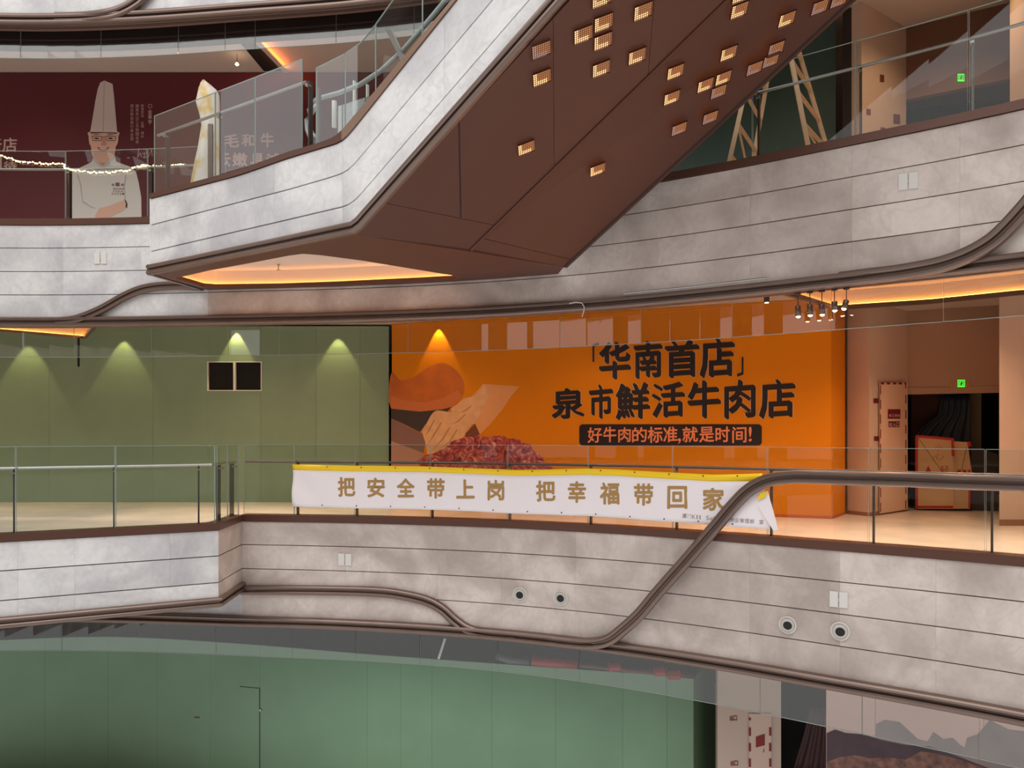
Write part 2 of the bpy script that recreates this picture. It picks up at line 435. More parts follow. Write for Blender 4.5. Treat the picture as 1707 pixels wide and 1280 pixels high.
# ---------------------------------------------------------------- stone fascias of the balconies
GR = [.01, -.39, -.80, -1.21, -1.61]
def fascia(name, dz, a, b, rows=GR, curb=(), warm=lambda u: True, cols=None):
    root = struct_root(name)
    strip(MB(), W, a, b, rows[-1]+dz-.15, rows[0]+dz-.03, -.10, -.035).build('backing', STONEBACK, root)
    us = [a]
    while us[-1] < b-1.6: us.append(us[-1]+random.uniform(1.15, 1.5))
    us.append(b)
    if cols: us = cols
    for j in range(len(us)-1):
        for k in range(len(rows)-1):
            m = STONE_W if warm(us[j]+.1) else STONE_C
            strip(MB(), W, us[j]+.0006, us[j+1]-.0006, rows[k+1]+dz+.007, rows[k]+dz-.007, -.03, 0).build('stone_panel', m, root)
    if curb:
        for a_, b_ in curb: strip(MB(), W, a_, b_, rows[0]+dz, rows[0]+dz+.11, -.22, .025).build('curb', CURB, root)
    return root
TOPW = W.s[-1]-.3
m0 = sw(403)
def slices(a, b, firsts):
    us = [a]+[u for u in firsts if a < u < b]
    while us[-1] < b-1.7: us.append(us[-1]+random.uniform(1.2, 1.5))
    return us+[b]
fm = fascia('wall_middle', 0, .3, TOPW, curb=((m0-.02, TOPW),), cols=slices(.3, TOPW, [3, 5, m0+.01, sw(577), sw(730), sw(836), sw(960), sw(1100), sw(1250), sw(1400), sw(1560)]), warm=lambda u: u > m0-2)
fu = fascia('wall_upper', UL, .3, TOPW, curb=((.3, sw(352)), (sw(812), TOPW)), cols=slices(.3, TOPW, [3, sw(105), sw(168), sw(235), sw(347), sw(480), sw(620), sw(760), sw(900), sw(990), sw(1096), sw(1250), sw(1420), sw(1600)]), warm=lambda u: u > sw(340))
ft = fascia('wall_top', 10.43, .3, TOPW, rows=[1.0, .4, .0, -.8, -1.60], warm=lambda u: False)
def base_trim(name, z, a, b, w=.18, h=.10):
    S = W.steps(a, b, .3); path = [W.pt(u, z, .0) for u in S]; nr = [W.nrm(u) for u in S]
    o = sweep(MB(), path, nr, ribprof(w, h)).build(name, BRONZE, kind='structure')
    return o
t1 = base_trim('trim_1', -1.69, .3, TOPW)
t2 = base_trim('trim_2', -1.69+UL, .3, TOPW)
t3 = base_trim('trim_3', 8.73, .3, TOPW, w=.20)
# underside lips joining each fascia to its ceiling
for z, zc in ((-1.77, CZM-UL), (-1.77+UL, CZM), (8.63, ZT)):
    strip(MB(), W, .3, TOPW, z, zc+.02, -.16, -.10).build('trim_4', mat('lip_paint', (120, 92, 80), .6), kind='structure')
# ribbons that leave the base trims
ribbon(W, [(404, 983), (470, 983), (560, 984), (625, 986), (664, 990), (709, 1000), (737, 1014), (760, 1034), (783, 1049), (815, 1055.5), (860, 1059)], 'trim_5', None, w=.165, off=.004, kind='structure')
R2 = [(900, 1064), (950, 1070), (985, 1072), (1015, 1066), (1042, 1046), (1068, 1022), (1099, 985), (1147, 931), (1192, 879), (1224, 841), (1250, 816), (1280, 801), (1320, 795), (1370, 795.5), (1420, 797), (1500, 799), (1600, 803), (1707, 806.5), (1790, 811)]
ribbon(W, R2, 'trim_6', None, w=.175, h=.09, off=[.0, .03, .06, .09, .12]+[.13]*14, kind='structure')
ribbon(W, [(1400, 467), (1450, 461), (1500, 455), (1560, 444), (1604, 430), (1640, 412), (1668, 391), (1707, 350), (1740, 310), (1790, 250)], 'trim_7', None, w=.2, h=.09, off=[0, .02, .05, .08]+[.1]*6, kind='structure')
ribbon(W, [(95, 536), (125, 533), (150, 525), (178, 512), (204, 497), (233, 484), (262, 478), (300, 476), (338, 478)], 'trim_8', None, w=.15, h=.07, off=.03, kind='structure')
ribbon(W, [(95, 32), (140, 31), (175, 27), (200, 21), (222, 10), (240, -4), (262, -28), (280, -50)], 'trim_9', None, w=.2, h=.08, off=[0, .02]+[.05]*6, kind='structure')

# middle landing
lmr = struct_root('wall_landing')
for a, b in ((0, LM.hit(-60)[0]), (LM.hit(-60)[0], LM.hit(30)[0]), (LM.hit(30)[0], LM.hit(125)[0]), (LM.hit(125)[0], LM.hit(283)[0]), (LM.hit(283)[0], LM.s[1]), (LM.s[1], LM.s[1]+.6), (LM.s[1]+.6, LM.s[2])):
    for k, (zl, zh) in enumerate(((-.39, .01), (-.80, -.39), (-1.03, -.80))):
        m = STONE_W if a >= LM.s[1]-.01 else STONE_C
        strip(MB(), LM, a+.001, b-.001, zl+.008, zh-.008, -.03, 0).build('stone_panel', m, lmr)
strip(MB(), LM, 0, LM.s[2], -1.1, .02, -.09, -.035).build('backing', STONEBACK, lmr)
strip(MB(), LM, 0, LM.s[2], .01, .12, -.2, .025).build('curb', CURB, lmr)
def rib_poly(P, ss, zf, off, w, h, name, parent=None, kind='structure'):
    path = [P.pt(u, zf(u), off) for u in ss]; nr = []
    for i, u in enumerate(ss):
        nr.append(P.nrm(u))
    return sweep(MB(), path, nr, ribprof(w, h)).build(name, BRONZE, parent, kind=kind)
mb = MB()
def mitred(P, z, off, w, h, mb):
    for u0, u1 in zip(P.s[:-1], P.s[1:]):
        prof = ribprof(w, h); v = []
        for u in (u0, u1):
            v += [P.pt(u, z+q, off+r) for q, r in prof]
        n = len(prof); mb.add(v, [(k, (k+1) % n, n+(k+1) % n, n+k) for k in range(n)])
mitred(LM, -1.10, 0, .155, .07, mb); mb.build('trim_10', BRONZE, kind='structure')
prism(MB(), [(-11, 8.4), (-4.58, 11.62), (-4.65, 12.8), (-11, 12.7)], -1.19, -1.15).build('soffit', mat('landing_soffit', (96, 68, 60), .5), lmr)

# ---------------------------------------------------------------- upper landing and escalator
esc = thing('escalator', 'stone-clad escalator with brown perforated underside rising from the upper landing to the right', 'escalator', (P0.x, P0.y, 3.97))
lur = struct_root('wall_upper_landing')
class Line:
    def __init__(s, pts, P=LU):
        a = [P.uz(x, y) for x, y in pts]; s.u = [q[0] for q in a]; s.z = [q[1] for q in a]
    def __call__(s, u):
        U, Z = s.u, s.z
        if u <= U[0]: return Z[0]
        if u >= U[-1]: return Z[-1]+(u-U[-1])*(Z[-1]-Z[-2])/(U[-1]-U[-2])
        return float(np.interp(u, U, Z))
def round_line(L):      # soften the bend
    def f(u): return sum(L(u+d)*w for d, w in ((-.14, .15), (-.07, .2), (0, .3), (.07, .2), (.14, .15)))
    return f
LT = round_line(Line([(252, 323), (400, 283.5), (480, 254), (529, 240), (563, 228), (755, 0)]))
L0 = round_line(Line([(252, 331), (400, 292), (480, 264), (546, 244), (573, 236), (762, 0)]))
L1 = round_line(Line([(252, 375), (480, 316), (546, 297), (580, 286), (821, 0)]))
L2 = round_line(Line([(252, 419), (480, 366), (586, 341), (882, 0)]))
L3 = Line([(252, 443), (480, 396), (594, 371), (916, 0)])
L4 = Line([(252, 458), (480, 412), (598, 388), (949, 0)])
us = [0.002, LU.hit(333)[0], LU.hit(457)[0], LU.hit(571)[0], LU.hit(571)[0]+1.6, LU.hit(571)[0]+3.2, LU.hit(571)[0]+4.8, LU.s[2]]
for i in range(len(us)-1):
    root = lur if i < 3 else esc
    for lo, hi in ((L1, L0), (L2, L1), (L3, L2)):
        strip(MB(), LU, us[i]+.001, us[i+1]-.001, (lambda u, f=lo: f(u)+.009), (lambda u, f=hi: f(u)-.009), -.03, 0, st=.1).build('stone_panel', STONE_C, root)
b0 = us[3]
strip(MB(), LU, 0, b0, (lambda u: L4(u)+.03), LT, -.09, -.035, st=.1).build('backing', STONEBACK, lur)
strip(MB(), LU, b0, LU.s[2], (lambda u: L4(u)+.03), LT, -.09, -.035, st=.1).build('backing', STONEBACK, esc)
strip(MB(), LU, 0, b0, L0, LT, -.2, .02, st=.1).build('curb', CURB, lur)
strip(MB(), LU, b0, LU.s[2], L0, LT, -.2, .02, st=.1).build('curb', mat('bronze_sill', (150, 122, 104), .3, .5), esc)
mid = lambda u: (L3(u)+L4(u))/2
S = [s for s in LU.steps(0, LU.s[2], .25)]
S = sorted(set(S+[LU.s[1]-.12, LU.s[1]+.12]))
rib_poly(LU, S, mid, 0, .16, .08, 'trim_11')
# return of the landing trim at its left end
side = Plan([(-5.29, 12.9), tuple(LS)])
mb = MB(); sv = MB()
for u0, u1 in ((0, side.s[1]),):
    box_prof = [(-.08, 0), (-.08, .06), (.08, .06), (.08, 0)]
mb.add([Vector((x, y, z)) for x, y in ((-5.29, 12.9), tuple(LS), (LS.x-.06, LS.y), (-5.35, 12.9)) for z in (3.96, 4.12)],
       [(0, 2, 4, 6), (1, 7, 5, 3), (0, 1, 3, 2), (2, 3, 5, 4), (4, 5, 7, 6), (6, 7, 1, 0)])
mb.build('trim_12', BRONZE, kind='structure')
sv.add([Vector((x, y, z)) for x, y in ((-5.27, 12.9), (LS.x+.02, LS.y+.01), (LS.x-.02, LS.y+.01), (-5.31, 12.9)) for z in (4.1, 5.2)],
       [(0, 2, 4, 6), (1, 7, 5, 3), (0, 1, 3, 2), (2, 3, 5, 4), (4, 5, 7, 6), (6, 7, 1, 0)]).build('side_panel', STONE_C, lur)
# soffit of the landing, with its lit recess
ZS = 3.97
A0 = Vector((P0.x, P0.y, 3.965)); C0 = Vector((-.56, 10.18, 4.0)); B0 = Vector((.77, 11.1, 3.97))
def up(p, m, t): return Vector((p.x+D.x*t, p.y+D.y*t, p.z+m*t))
TT = 6.4
A1, C1, B1 = up(A0, .656, TT), up(C0, .663, TT), up(B0, .698, TT)
opL = [flat_pt(x, y, ZS) for x, y in ((292, 464), (348, 451), (430, 436), (482, 426), (505, 423), (535, 425.5), (601, 434), (699, 450), (760, 460), (771, 463), (762, 465), (699, 468.5), (560, 475), (470, 478), (360, 479.5), (340, 478))]
sof = [(LS.x+.02, LS.y), (A0.x, A0.y), (C0.x, C0.y), (B0.x, B0.y)]+[tuple(W.at(sw(x), .0)) for x in (930, 815, 700, 560, 430, 345)]
so = prism(MB(), sof, ZS, ZS+.06, opL).build('soffit', SOFFIT, lur)
cove(opL, ZS, lur, depth=.3, lip=.075, m=mat('recess_paint', (214, 200, 190), .8))
lathe(MB(), (*flat_pt(464, 445, ZS+.25), ZS+.19), (0, 0, 1), [(0, 0), (.04, 0), (.04, .01), (.01, .02), (.01, .08), (.03, .1)], 10).build('sprinkler', STEEL, lur)
lathe(MB(), (*flat_pt(380, 456, ZS+.28), ZS+.25), (0, 0, 1), [(0, 0), (.05, 0), (.05, .05)], 12).build('detector', WHITE, lur)
lathe(MB(), (*flat_pt(357, 459, ZS+.28), ZS+.25), (0, 0, 1), [(0, 0), (.035, 0), (.035, .05)], 12).build('detector', STEEL, lur)
# inclined soffit, panel by panel
def bil(a0, a1, c0, c1, u, v): return (a0.lerp(a1, u)).lerp(c0.lerp(c1, u), v)
NE = (C0-A0).cross(A1-A0); NE.normalize()
if NE.z > 0: NE = -NE
NE2 = (B0-C0).cross(C1-C0); NE2.normalize()
if NE2.z > 0: NE2 = -NE2
def soff(a0, a1, c0, c1, nrm, cuts, name='soffit_panel'):
    for i in range(len(cuts)-1):
        (ua, uc), (va, vc) = cuts[i], cuts[i+1]; g = .0004
        q = [a0.lerp(a1, ua+g).lerp(c0.lerp(c1, uc+g), .004), a0.lerp(a1, va-g).lerp(c0.lerp(c1, vc-g), .004),
             a0.lerp(a1, va-g).lerp(c0.lerp(c1, vc-g), .994), a0.lerp(a1, ua+g).lerp(c0.lerp(c1, uc+g), .994)]
        MB().add(q+[p-nrm*.03 for p in q], BOXF).build(name, SOFFIT, esc)
def tpar(p, q, px):          # where the vertical plane of a picture column meets an edge
    k = ray(px); a = p.x-k*p.y; b = q.x-k*q.y; return a/(a-b)
soff(A0, A1, C0, C1, NE, [(0, 0), (tpar(A0, A1, 640), tpar(C0, C1, 826)), (tpar(A0, A1, 922), tpar(C0, C1, 924)), (tpar(A0, A1, 1104), tpar(C0, C1, 1080)), (.8, .72), (1, 1)])
tube(MB(), [bil(A0, A1, C0, C1, tpar(A0, A1, 765), 0)+NE*.002, bil(A0, A1, C0, C1, .5*tpar(A0, A1, 640)+.5*tpar(C0, C1, 826), .66)+NE*.002], .007, 6).build('panel_joint', DARK, esc)
soff(C0, C1, B0, B1, NE2, [(0, 0), (.03, .02), (.8, .8), (1, 1)])
q = [A0, A1, C1, C0]; MB().add([p-NE*.05 for p in q]+[p-NE*.08 for p in q], BOXF).build('soffit_backing', DARK, esc)
q = [C0, C1, B1, B0]; MB().add([p-NE2*.05 for p in q]+[p-NE2*.08 for p in q], BOXF).build('soffit_backing', DARK, esc)
tube(MB(), [C0+NE*.01, C1+NE*.01], .022, 6).build('crease_bead', mat('crease_metal', (104, 62, 46), .45, .3), esc)
tube(MB(), [B0-Vector((0, 0, .0)), B1], .018, 6).build('edge_bead', mat('edge_metal', (48, 30, 26), .6, .0), esc)
# far flank of the escalator and its deck
MB().add([B0, B1, B1+Vector((0, 0, 1.2)), B0+Vector((0, 0, 1.2)), B0+Vector((.05, .07, 0)), B1+Vector((.05, .07, 0)), B1+Vector((.05, .07, 1.2)), B0+Vector((.05, .07, 1.2))], BOXF).build('side_panel', SOFFIT, esc)
st = MB()
for i in range(24):
    a = P0+D*(.9+i*.24)+Vector((.536, .844))*.25; b = a+Vector((.536, .844))*1.0; z = UL-.05+i*.16
    e = D*.13
    st.add([(a.x-e.x, a.y-e.y, z-.14), (a.x+e.x, a.y+e.y, z-.14), (b.x+e.x, b.y+e.y, z-.14), (b.x-e.x, b.y-e.y, z-.14),
            (a.x-e.x, a.y-e.y, z), (a.x+e.x, a.y+e.y, z), (b.x+e.x, b.y+e.y, z), (b.x-e.x, b.y-e.y, z)], BOXF)
st.build('steps', STEEL, esc, kind='stuff')
# perforated light boxes in the soffit
def on_plane(px, py, p0, n):
    d = Vector((ray(px), 1, (HY-py)/F)); o = Vector((0, 0, CZ)); return o+d*((p0-o).dot(n)/d.dot(n))
c_ = on_plane(1020, 110, A0, NE)
E1v = on_plane(1034.5, 104.5, A0, NE)-on_plane(1005.5, 115.5, A0, NE)
E2v = on_plane(1020.5, 99, A0, NE)-on_plane(1019.5, 121, A0, NE)
def make_light():
    mbS = MB(); nx, ny = 9, 7
    def g(i, t, n, r=.66):      # knot positions of a pierced sheet
        w_ = 1/n; return i*w_+(0, (1-r)/2*w_, (1+r)/2*w_)[t]
    xs = [(g(i, t, nx)) for i in range(nx) for t in (0, 1, 2)]+[1]; ys = [(g(i, t, ny)) for i in range(ny) for t in (0, 1, 2)]+[1]
    V = [E1v*(x-.5)+E2v*(y-.5) for y in ys for x in xs]; W_ = len(xs); FQ = []
    for j in range(len(ys)-1):
        for i in range(W_-1):
            if i % 3 == 1 and j % 3 == 1: continue
            FQ.append((j*W_+i, j*W_+i+1, (j+1)*W_+i+1, (j+1)*W_+i))
    mbS.add(V, FQ)
    bp = MB(); bp.add([E1v*x+E2v*y for x, y in ((-.5, -.5), (.5, -.5), (.5, .5), (-.5, .5))], [(0, 1, 2, 3)])  # whole plate emits, standing in for lamp light behind the screen
    lp = MB()  # L-shaped emission standing in for the lit sides of the box
    for x0, x1, y0, y1 in ((-.5, .3, -.5, -.2), (-.5, -.26, -.2, .38)):
        lp.add([E1v*x+E2v*y for x, y in ((x0, y0), (x1, y0), (x1, y1), (x0, y1))], [(0, 1, 2, 3)])
    fr = MB()
    for s in (-1, 1):
        fr.add([E1v*(.5*s)+E2v*-.5, E1v*(.5*s)+E2v*.5, E1v*(.5*s)+E2v*.5-NE*.03, E1v*(.5*s)+E2v*-.5-NE*.03], [(0, 1, 2, 3)])
        fr.add([E2v*(.5*s)+E1v*-.5, E2v*(.5*s)+E1v*.5, E2v*(.5*s)+E1v*.5-NE*.03, E2v*(.5*s)+E1v*-.5-NE*.03], [(0, 1, 2, 3)])
    def me(mb_, nm, m):
        d = bpy.data.meshes.new(nm); d.from_pydata([tuple(v) for v in mb_.v], [], mb_.f); d.materials.append(m); return d
    return (me(mbS, 'screen', SOFFIT), me(bp, 'backplate', mat('lamp_back', (120, 72, 44), .6, emit=(216, 142, 84), es=.8)),
            me(lp, 'side_glow', mat('side_glow', (255, 215, 160), .5, emit=(255, 205, 140), es=1.5)), me(fr, 'frame', SOFFIT),
            me(lp, 'side_glow', mat('side_glow_dim', (200, 180, 175), .5, emit=(196, 150, 135), es=.8)))
LM5 = make_light()
spots = [(903, 85), (904, 131), (973, 59), (1007, 39), (1006, 70), (1003, 116), (1073, 20), (1063, 95), (878, 248), (1004, -2),
         (997, 284), (1237, -8), (1234, 18), (1313, 33), (1216, 90), (1127, 121), (1121, 164), (1177, 143), (1207, 131), (1199, 154), (1259, 115), (1295, 82), (1286, 102), (1133, 216), (1185, 197), (1368, 13), (1400, 1)]
DIM = {0, 19, 20, 21, 22, 23, 24, 25, 26}
for i, (x, y) in enumerate(spots):
    second = i >= 10
    n = NE2 if second else NE; p = on_plane(x, y, (C0 if second else A0)+n*.035, n)
    r = bpy.data.objects.new('perforated_light', LM5[0]); COL.objects.link(r); r.parent = esc; r.location = p-WL[esc]
    for k, nm in ((1, 'backplate'), (2 if i not in DIM else 4, 'side_glow'), (3, 'frame')):
        o = bpy.data.objects.new(nm, LM5[k]); COL.objects.link(o); o.parent = r; o.location = -n*{1: .028, 2: .022, 4: .022, 3: 0}[k]

# ---------------------------------------------------------------- glass balustrades and hung glass screens
def balustrade(label, P, joints, posts, zc, gh=1.2, hr=.9, off=-.04, hroff=-.10, zf=None, post_off=-.12, rail=(None, None), plane=.035, rmat=STEEL):
    a, b = joints[0], joints[-1]; c = P.pt((a+b)/2, zc, off)
    t = thing('glass_balustrade', label, 'balustrade', tuple(c))
    for i in range(len(joints)-1):
        strip(MB(), P, joints[i]+.006, joints[i+1]-.006, zc, zc+gh, off-.006, off+.006, st=.5).build('glass_panel', GLASS, t)
        e = MB(); strip(e, P, joints[i]+.006, joints[i+1]-.006, zc+gh-.003, zc+gh+.003, off-.007, off+.007, st=.5)
        for u in (joints[i]+.006, joints[i+1]-.009): strip(e, P, u, u+.003, zc, zc+gh, off-.007, off+.007)
        e.build('glass_edge', GEDGE, t)
    for u in posts:
        n = P.nrm(u); tt = Vector((-n.y, n.x, 0)); p = P.pt(u, zc, post_off)
        m = MB(); obox(m, p+Vector((0, 0, hr/2)), tt*.011, n*.035, Vector((0, 0, hr/2)))
        po = m.build('post', POST, t)
        m = MB(); obox(m, p+n*.04+Vector((0, 0, hr-.07)), tt*.02, n*.035, Vector((0, 0, .014))); m.build('glass_clamp', STEEL, po)
    ra, rb = rail[0] if rail[0] is not None else a, rail[1] if rail[1] is not None else b
    S = P.steps(ra, rb, .4)
    tube(MB(), [P.pt(u, zc+hr, hroff) for u in S], .021, 8).build('handrail', rmat, t)
    return t
h = lambda px, P=W: P.hit(px)[0]
bw_end = LM.s[2]-.05
balustrade('glass balustrade on the left end landing of the middle level, above green boards', LM,
           [h(-140, LM), h(28, LM), h(195, LM), LM.s[1]-.02], [h(-60, LM), h(29, LM), h(198, LM), LM.s[1]-.2], .12)
balustrade('short glass balustrade on the return between the middle landing and the bannered rail', LM,
           [LM.s[1]+.02, LM.s[1]+.55, bw_end], [LM.s[1]+.3, bw_end-.12], .12)
balustrade('long glass balustrade on the middle level with the white banner tied to it', W,
           [h(404), h(489), h(590), h(716), h(845), h(979), h(1120), h(1278), h(1447), h(1642), h(1860)],
           [h(492), h(591), h(717), h(846), h(981), h(1124), h(1282), h(1454), h(1652)], .12, rmat=POST)
balustrade('glass balustrade in front of the maroon chef poster, far left of the upper level', W,
           [h(-60), h(107), h(244), h(375)], [h(-58), h(110), h(247)], UL+.12)
balustrade('glass balustrade on the upper level right in front of the wooden ladder', W,
           [h(1075), h(1253), h(1425), h(1614), h(1830)], [h(1098), h(1261), h(1432), h(1620)], UL+.12, gh=1.21)
# landing glass beside the escalator: level part with handrail, then glass that climbs with the escalator
t = balustrade('glass balustrade along the upper landing in front of the white wrapped bundle', LU,
           [.03, h(355, LU), h(421, LU), h(501, LU)], [h(268, LU), h(358, LU), h(506, LU)], UL+.08, gh=1.2, hr=.92)
GT = Line([(523, 112), (571, 88), (597, 70), (620, 42), (650, 0)])
gj = [h(523, LU), h(571, LU), h(622, LU), h(700, LU), h(790, LU), LU.s[2]-.3]
for i in range(len(gj)-1):
    gp = strip(MB(), LU, gj[i]+.004, gj[i+1]-.004, LT, (lambda u: GT(u)), -.046, -.034, st=.1).build('glass_panel', GLASS, esc)
    e = strip(MB(), LU, gj[i]+.004, gj[i+1]-.004, (lambda u: GT(u)-.005), (lambda u: GT(u)+.005), -.048, -.032, st=.1)
    strip(e, LU, gj[i]+.004, gj[i]+.012, LT, GT, -.048, -.032)
    e.build('glass_edge', GEDGE, gp)
# escalator balustrade behind the outer glass: newel loop, moving handrail, inner glass, skirt
HR = [(535, 163, -.28), (565, 155, -.28), (600, 141, -.28), (635, 118, -.28), (670, 86, -.28), (700, 52, -.28), (745, -2, -.28), (790, -56, -.28)]
hp = [LU.px(x, y, o) for x, y, o in HR]
newel = [LU.px(x, y, -.28) for x, y in ((528, 166), (522, 172), (515, 185), (511, 200), (512, 216), (517, 229), (525, 238))]
tube(MB(), list(reversed(newel))+hp, .03, 8).build('moving_handrail', mat('grey_rubber', (176, 184, 186), .4), esc, smooth=True)
mb = MB()
newel2 = [LU.px(x, y, -.28) for x, y in ((531, 172), (524, 180), (519, 190), (516, 201), (517, 214), (521, 224), (527, 230))]
tube(mb, newel2, .03, 8); mb.build('newel_frame', mat('pale_metal', (214, 222, 224), .4, .1), esc, smooth=True)
pl_ = MB(); obox(pl_, LU.px(531, 200, -.12), Vector((D.x, D.y, 0))*.03, Vector((.536, .844, 0))*.02, Vector((0, 0, .42))); pl_.build('end_post', POST, esc)
GT2 = Line([(535, 165), (600, 143), (670, 88), (745, 0)])
strip(MB(), LU, h(535, LU), LU.s[2]-.3, LT, (lambda u: GT2(u)), -.30, -.27, st=.15).build('inner_glass', glass('inner_glass', (.74, .82, .82), .3, .10), esc)
pa = MB(); q = [LU.px(x, y, -.06) for x, y in ((641, 47), (652, 50), (673, 96), (668, 101))]
pa.add(q+[p+Vector((.02, .03, 0)) for p in q], BOXF); pa.build('end_plate', STEEL, esc)
for x0, x1, y0, y1 in ((553, 558, 167, 212), (588, 590, 134, 192), (610, 612, 140, 178)):
    m_ = MB(); q = [LU.px(x, y, -.5) for x, y in ((x0, y1), (x1, y1), (x1, y0), (x0, y0))]
    m_.add(q+[p+Vector((.02, .03, 0)) for p in q], BOXF); m_.build('inner_upright', WHITE, esc)

def screen(label, joints, z0, z1, off=-.3):
    t = thing('smoke_screen', label, 'glass screen', tuple(W.pt((joints[0]+joints[-1])/2, z0, off)))
    for i in range(len(joints)-1):
        o = strip(MB(), W, joints[i]+.004, joints[i+1]-.004, z0, z1, off-.005, off+.005, st=.5).build('glass_panel', GLASS_T, t)
        e = strip(MB(), W, joints[i]+.004, joints[i+1]-.004, z0-.004, z0+.004, off-.006, off+.006, st=.5)
        strip(e, W, joints[i]+.004, joints[i]+.007, z0, z1, off-.006, off+.006); e.build('glass_edge', GEDGE, o)
h3 = lambda px: W.hit(px, -.3)[0]
screen('hung glass smoke screen under the upper balcony, across the green wall and orange billboard', [h3(x) for x in (-130, 123, 252, 380, 466, 680, 845, 933, 1068, 1220, 1385, 1572, 1780)], 2.87, CZM)
screen('hung glass smoke screen under the middle balcony, above the lower green boards', [h3(x) for x in (-90, 103, 360, 487, 593, 700, 830, 966, 1110, 1267, 1437, 1632, 1850)], -2.38, CZM-UL)
screen('hung glass smoke screen at the top of the picture, above the maroon poster', [h3(x) for x in (-150, 34, 168, 297, 375, 425, 560, 690, 900, 1200, 1500)], 8.22, ZT)

# ---------------------------------------------------------------- middle level: hoardings
G1 = Plan([(-15, 16.45), (-2.70, 16.45)])
gh_ = thing('green_hoarding', 'long matt green hoarding on the middle level, lit by small downlights', 'hoarding', (-8, 16.5, 0))
gx = [-100, 82, 255, 434, 527, 600, 650]
gu = [.05]+[h(x, G1) for x in gx[1:-1]]+[G1.s[1]]
for i in range(len(gu)-1):
    if i == 3:      # the board with the opening
        pass
wx0, wx1 = h(347, G1), h(435, G1); wz0, wz1 = G1.uz(400, 650)[1], G1.uz(400, 604)[1]
edges = sorted(set(gu+[wx0, wx1]))
for i in range(len(edges)-1):
    a, b = edges[i], edges[i+1]
    if a >= wx0-.001 and b <= wx1+.001:
        strip(MB(), G1, a, b-.001, 0, wz0, -.05, 0).build('panel', GREEN, gh_); strip(MB(), G1, a, b-.001, wz1, 3.86, -.05, 0).build('panel', GREEN, gh_)
    else: strip(MB(), G1, a+.002, b-.002, 0, 3.86, -.05, 0).build('panel', GREEN, gh_)
strip(MB(), G1, .05, G1.s[1], 0, 3.8, -.1, -.055).build('backing', DARK, gh_)
fr = MB(); strip(fr, G1, wx0-.02, wx1+.02, wz0-.02, wz0, -.05, .012); strip(fr, G1, wx0-.02, wx1+.02, wz1, wz1+.02, -.05, .012)
for u in (wx0-.02, wx1, (wx0+wx1)/2-.025): strip(fr, G1, u, u+(.05 if u > wx0+.1 and u < wx1-.1 else .02), wz0, wz1, -.05, .012)
fr.build('window_frame', WHITE, gh_)
strip(MB(), G1, wx0, wx1, wz0, wz1, -.054, -.05).build('window_pane', BLACK, gh_)

bb = Plan([(-2.62, 16.35), (5.62, 13.2), (6.22, 14.0)])
bill = thing('billboard', 'large orange billboard hoarding with black brush lettering, gloved hand and raw beef', 'billboard', (1.5, 14.8, 0))
bc = [0, h(778, bb), h(905, bb), h(1030, bb), h(1160, bb), h(1290, bb), bb.s[1], bb.s[2]]
for i in range(len(bc)-1): strip(MB(), bb, bc[i], bc[i+1], 0, 3.895 if i < 6 else 3.8, -.06, 0).build('panel', ORANGE, bill)
strip(MB(), bb, 0, bb.s[2], 0, .05, 0, .01).build('skirting', mat('orange_dark', (190, 88, 20), .5), bill)
BLK = mat('print_black', (26, 12, 16), .5); SAND = mat('print_edge', (206, 150, 96), .5)
def boxes(s, bx): return [(c, *b) for c, b in zip(s, bx)]
r1 = boxes('「华南首店」', [(988, 575, 998, 603), (1000, 573, 1050, 632), (1058, 572, 1103, 630), (1110, 570, 1164, 629), (1168, 567, 1223, 629), (1229, 599, 1239, 627)])
r2 = boxes('泉市鮮活牛肉店', [(921, 650, 973, 698), (983, 644, 1021, 698), (1028, 642, 1082, 699), (1088, 641, 1140, 696), (1148, 638, 1200, 697), (1209, 637, 1258, 697), (1267, 636, 1324, 697)])
lettering(bb, r1+r2, .004, 'lettering_outline', SAND, bill, bold=.038, tilt=3.5, nib=.8)
lettering(bb, r1+r2, .008, 'lettering', BLK, bill, bold=.010, tilt=3.5, split=True, nib=.85)
def rrect(x0, y0, x1, y1, r, n=4):
    o = []
    for cx, cy, a0 in ((x1-r, y0+r, -90), (x1-r, y1-r, 0), (x0+r, y1-r, 90), (x0+r, y0+r, 180)):
        for k in range(n+1):
            a = math.radians(a0+90*k/n); o.append((cx+r*math.cos(a), cy+r*math.sin(a)))
    return o
decal(bb, rrect(965.5, 707, 1270, 742.5, 6), .005, 'slogan_panel', BLK, bill)
r3 = boxes('好牛肉的标准,就是时间!', [(980, 713, 1003, 738), (1006, 712, 1027, 737), (1031, 713, 1051, 737), (1054, 713, 1078, 737), (1080, 712, 1104, 738), (1106, 712, 1129, 737), (1130, 731, 1135, 740), (1138, 712, 1163, 737), (1166, 712, 1190, 737), (1193, 712, 1216, 737), (1221, 712, 1244, 738), (1248, 712, 1253, 736)])
lettering(bb, r3, .009, 'lettering', mat('print_salmon', (236, 138, 92), .5), bill, bold=.02, tilt=1)
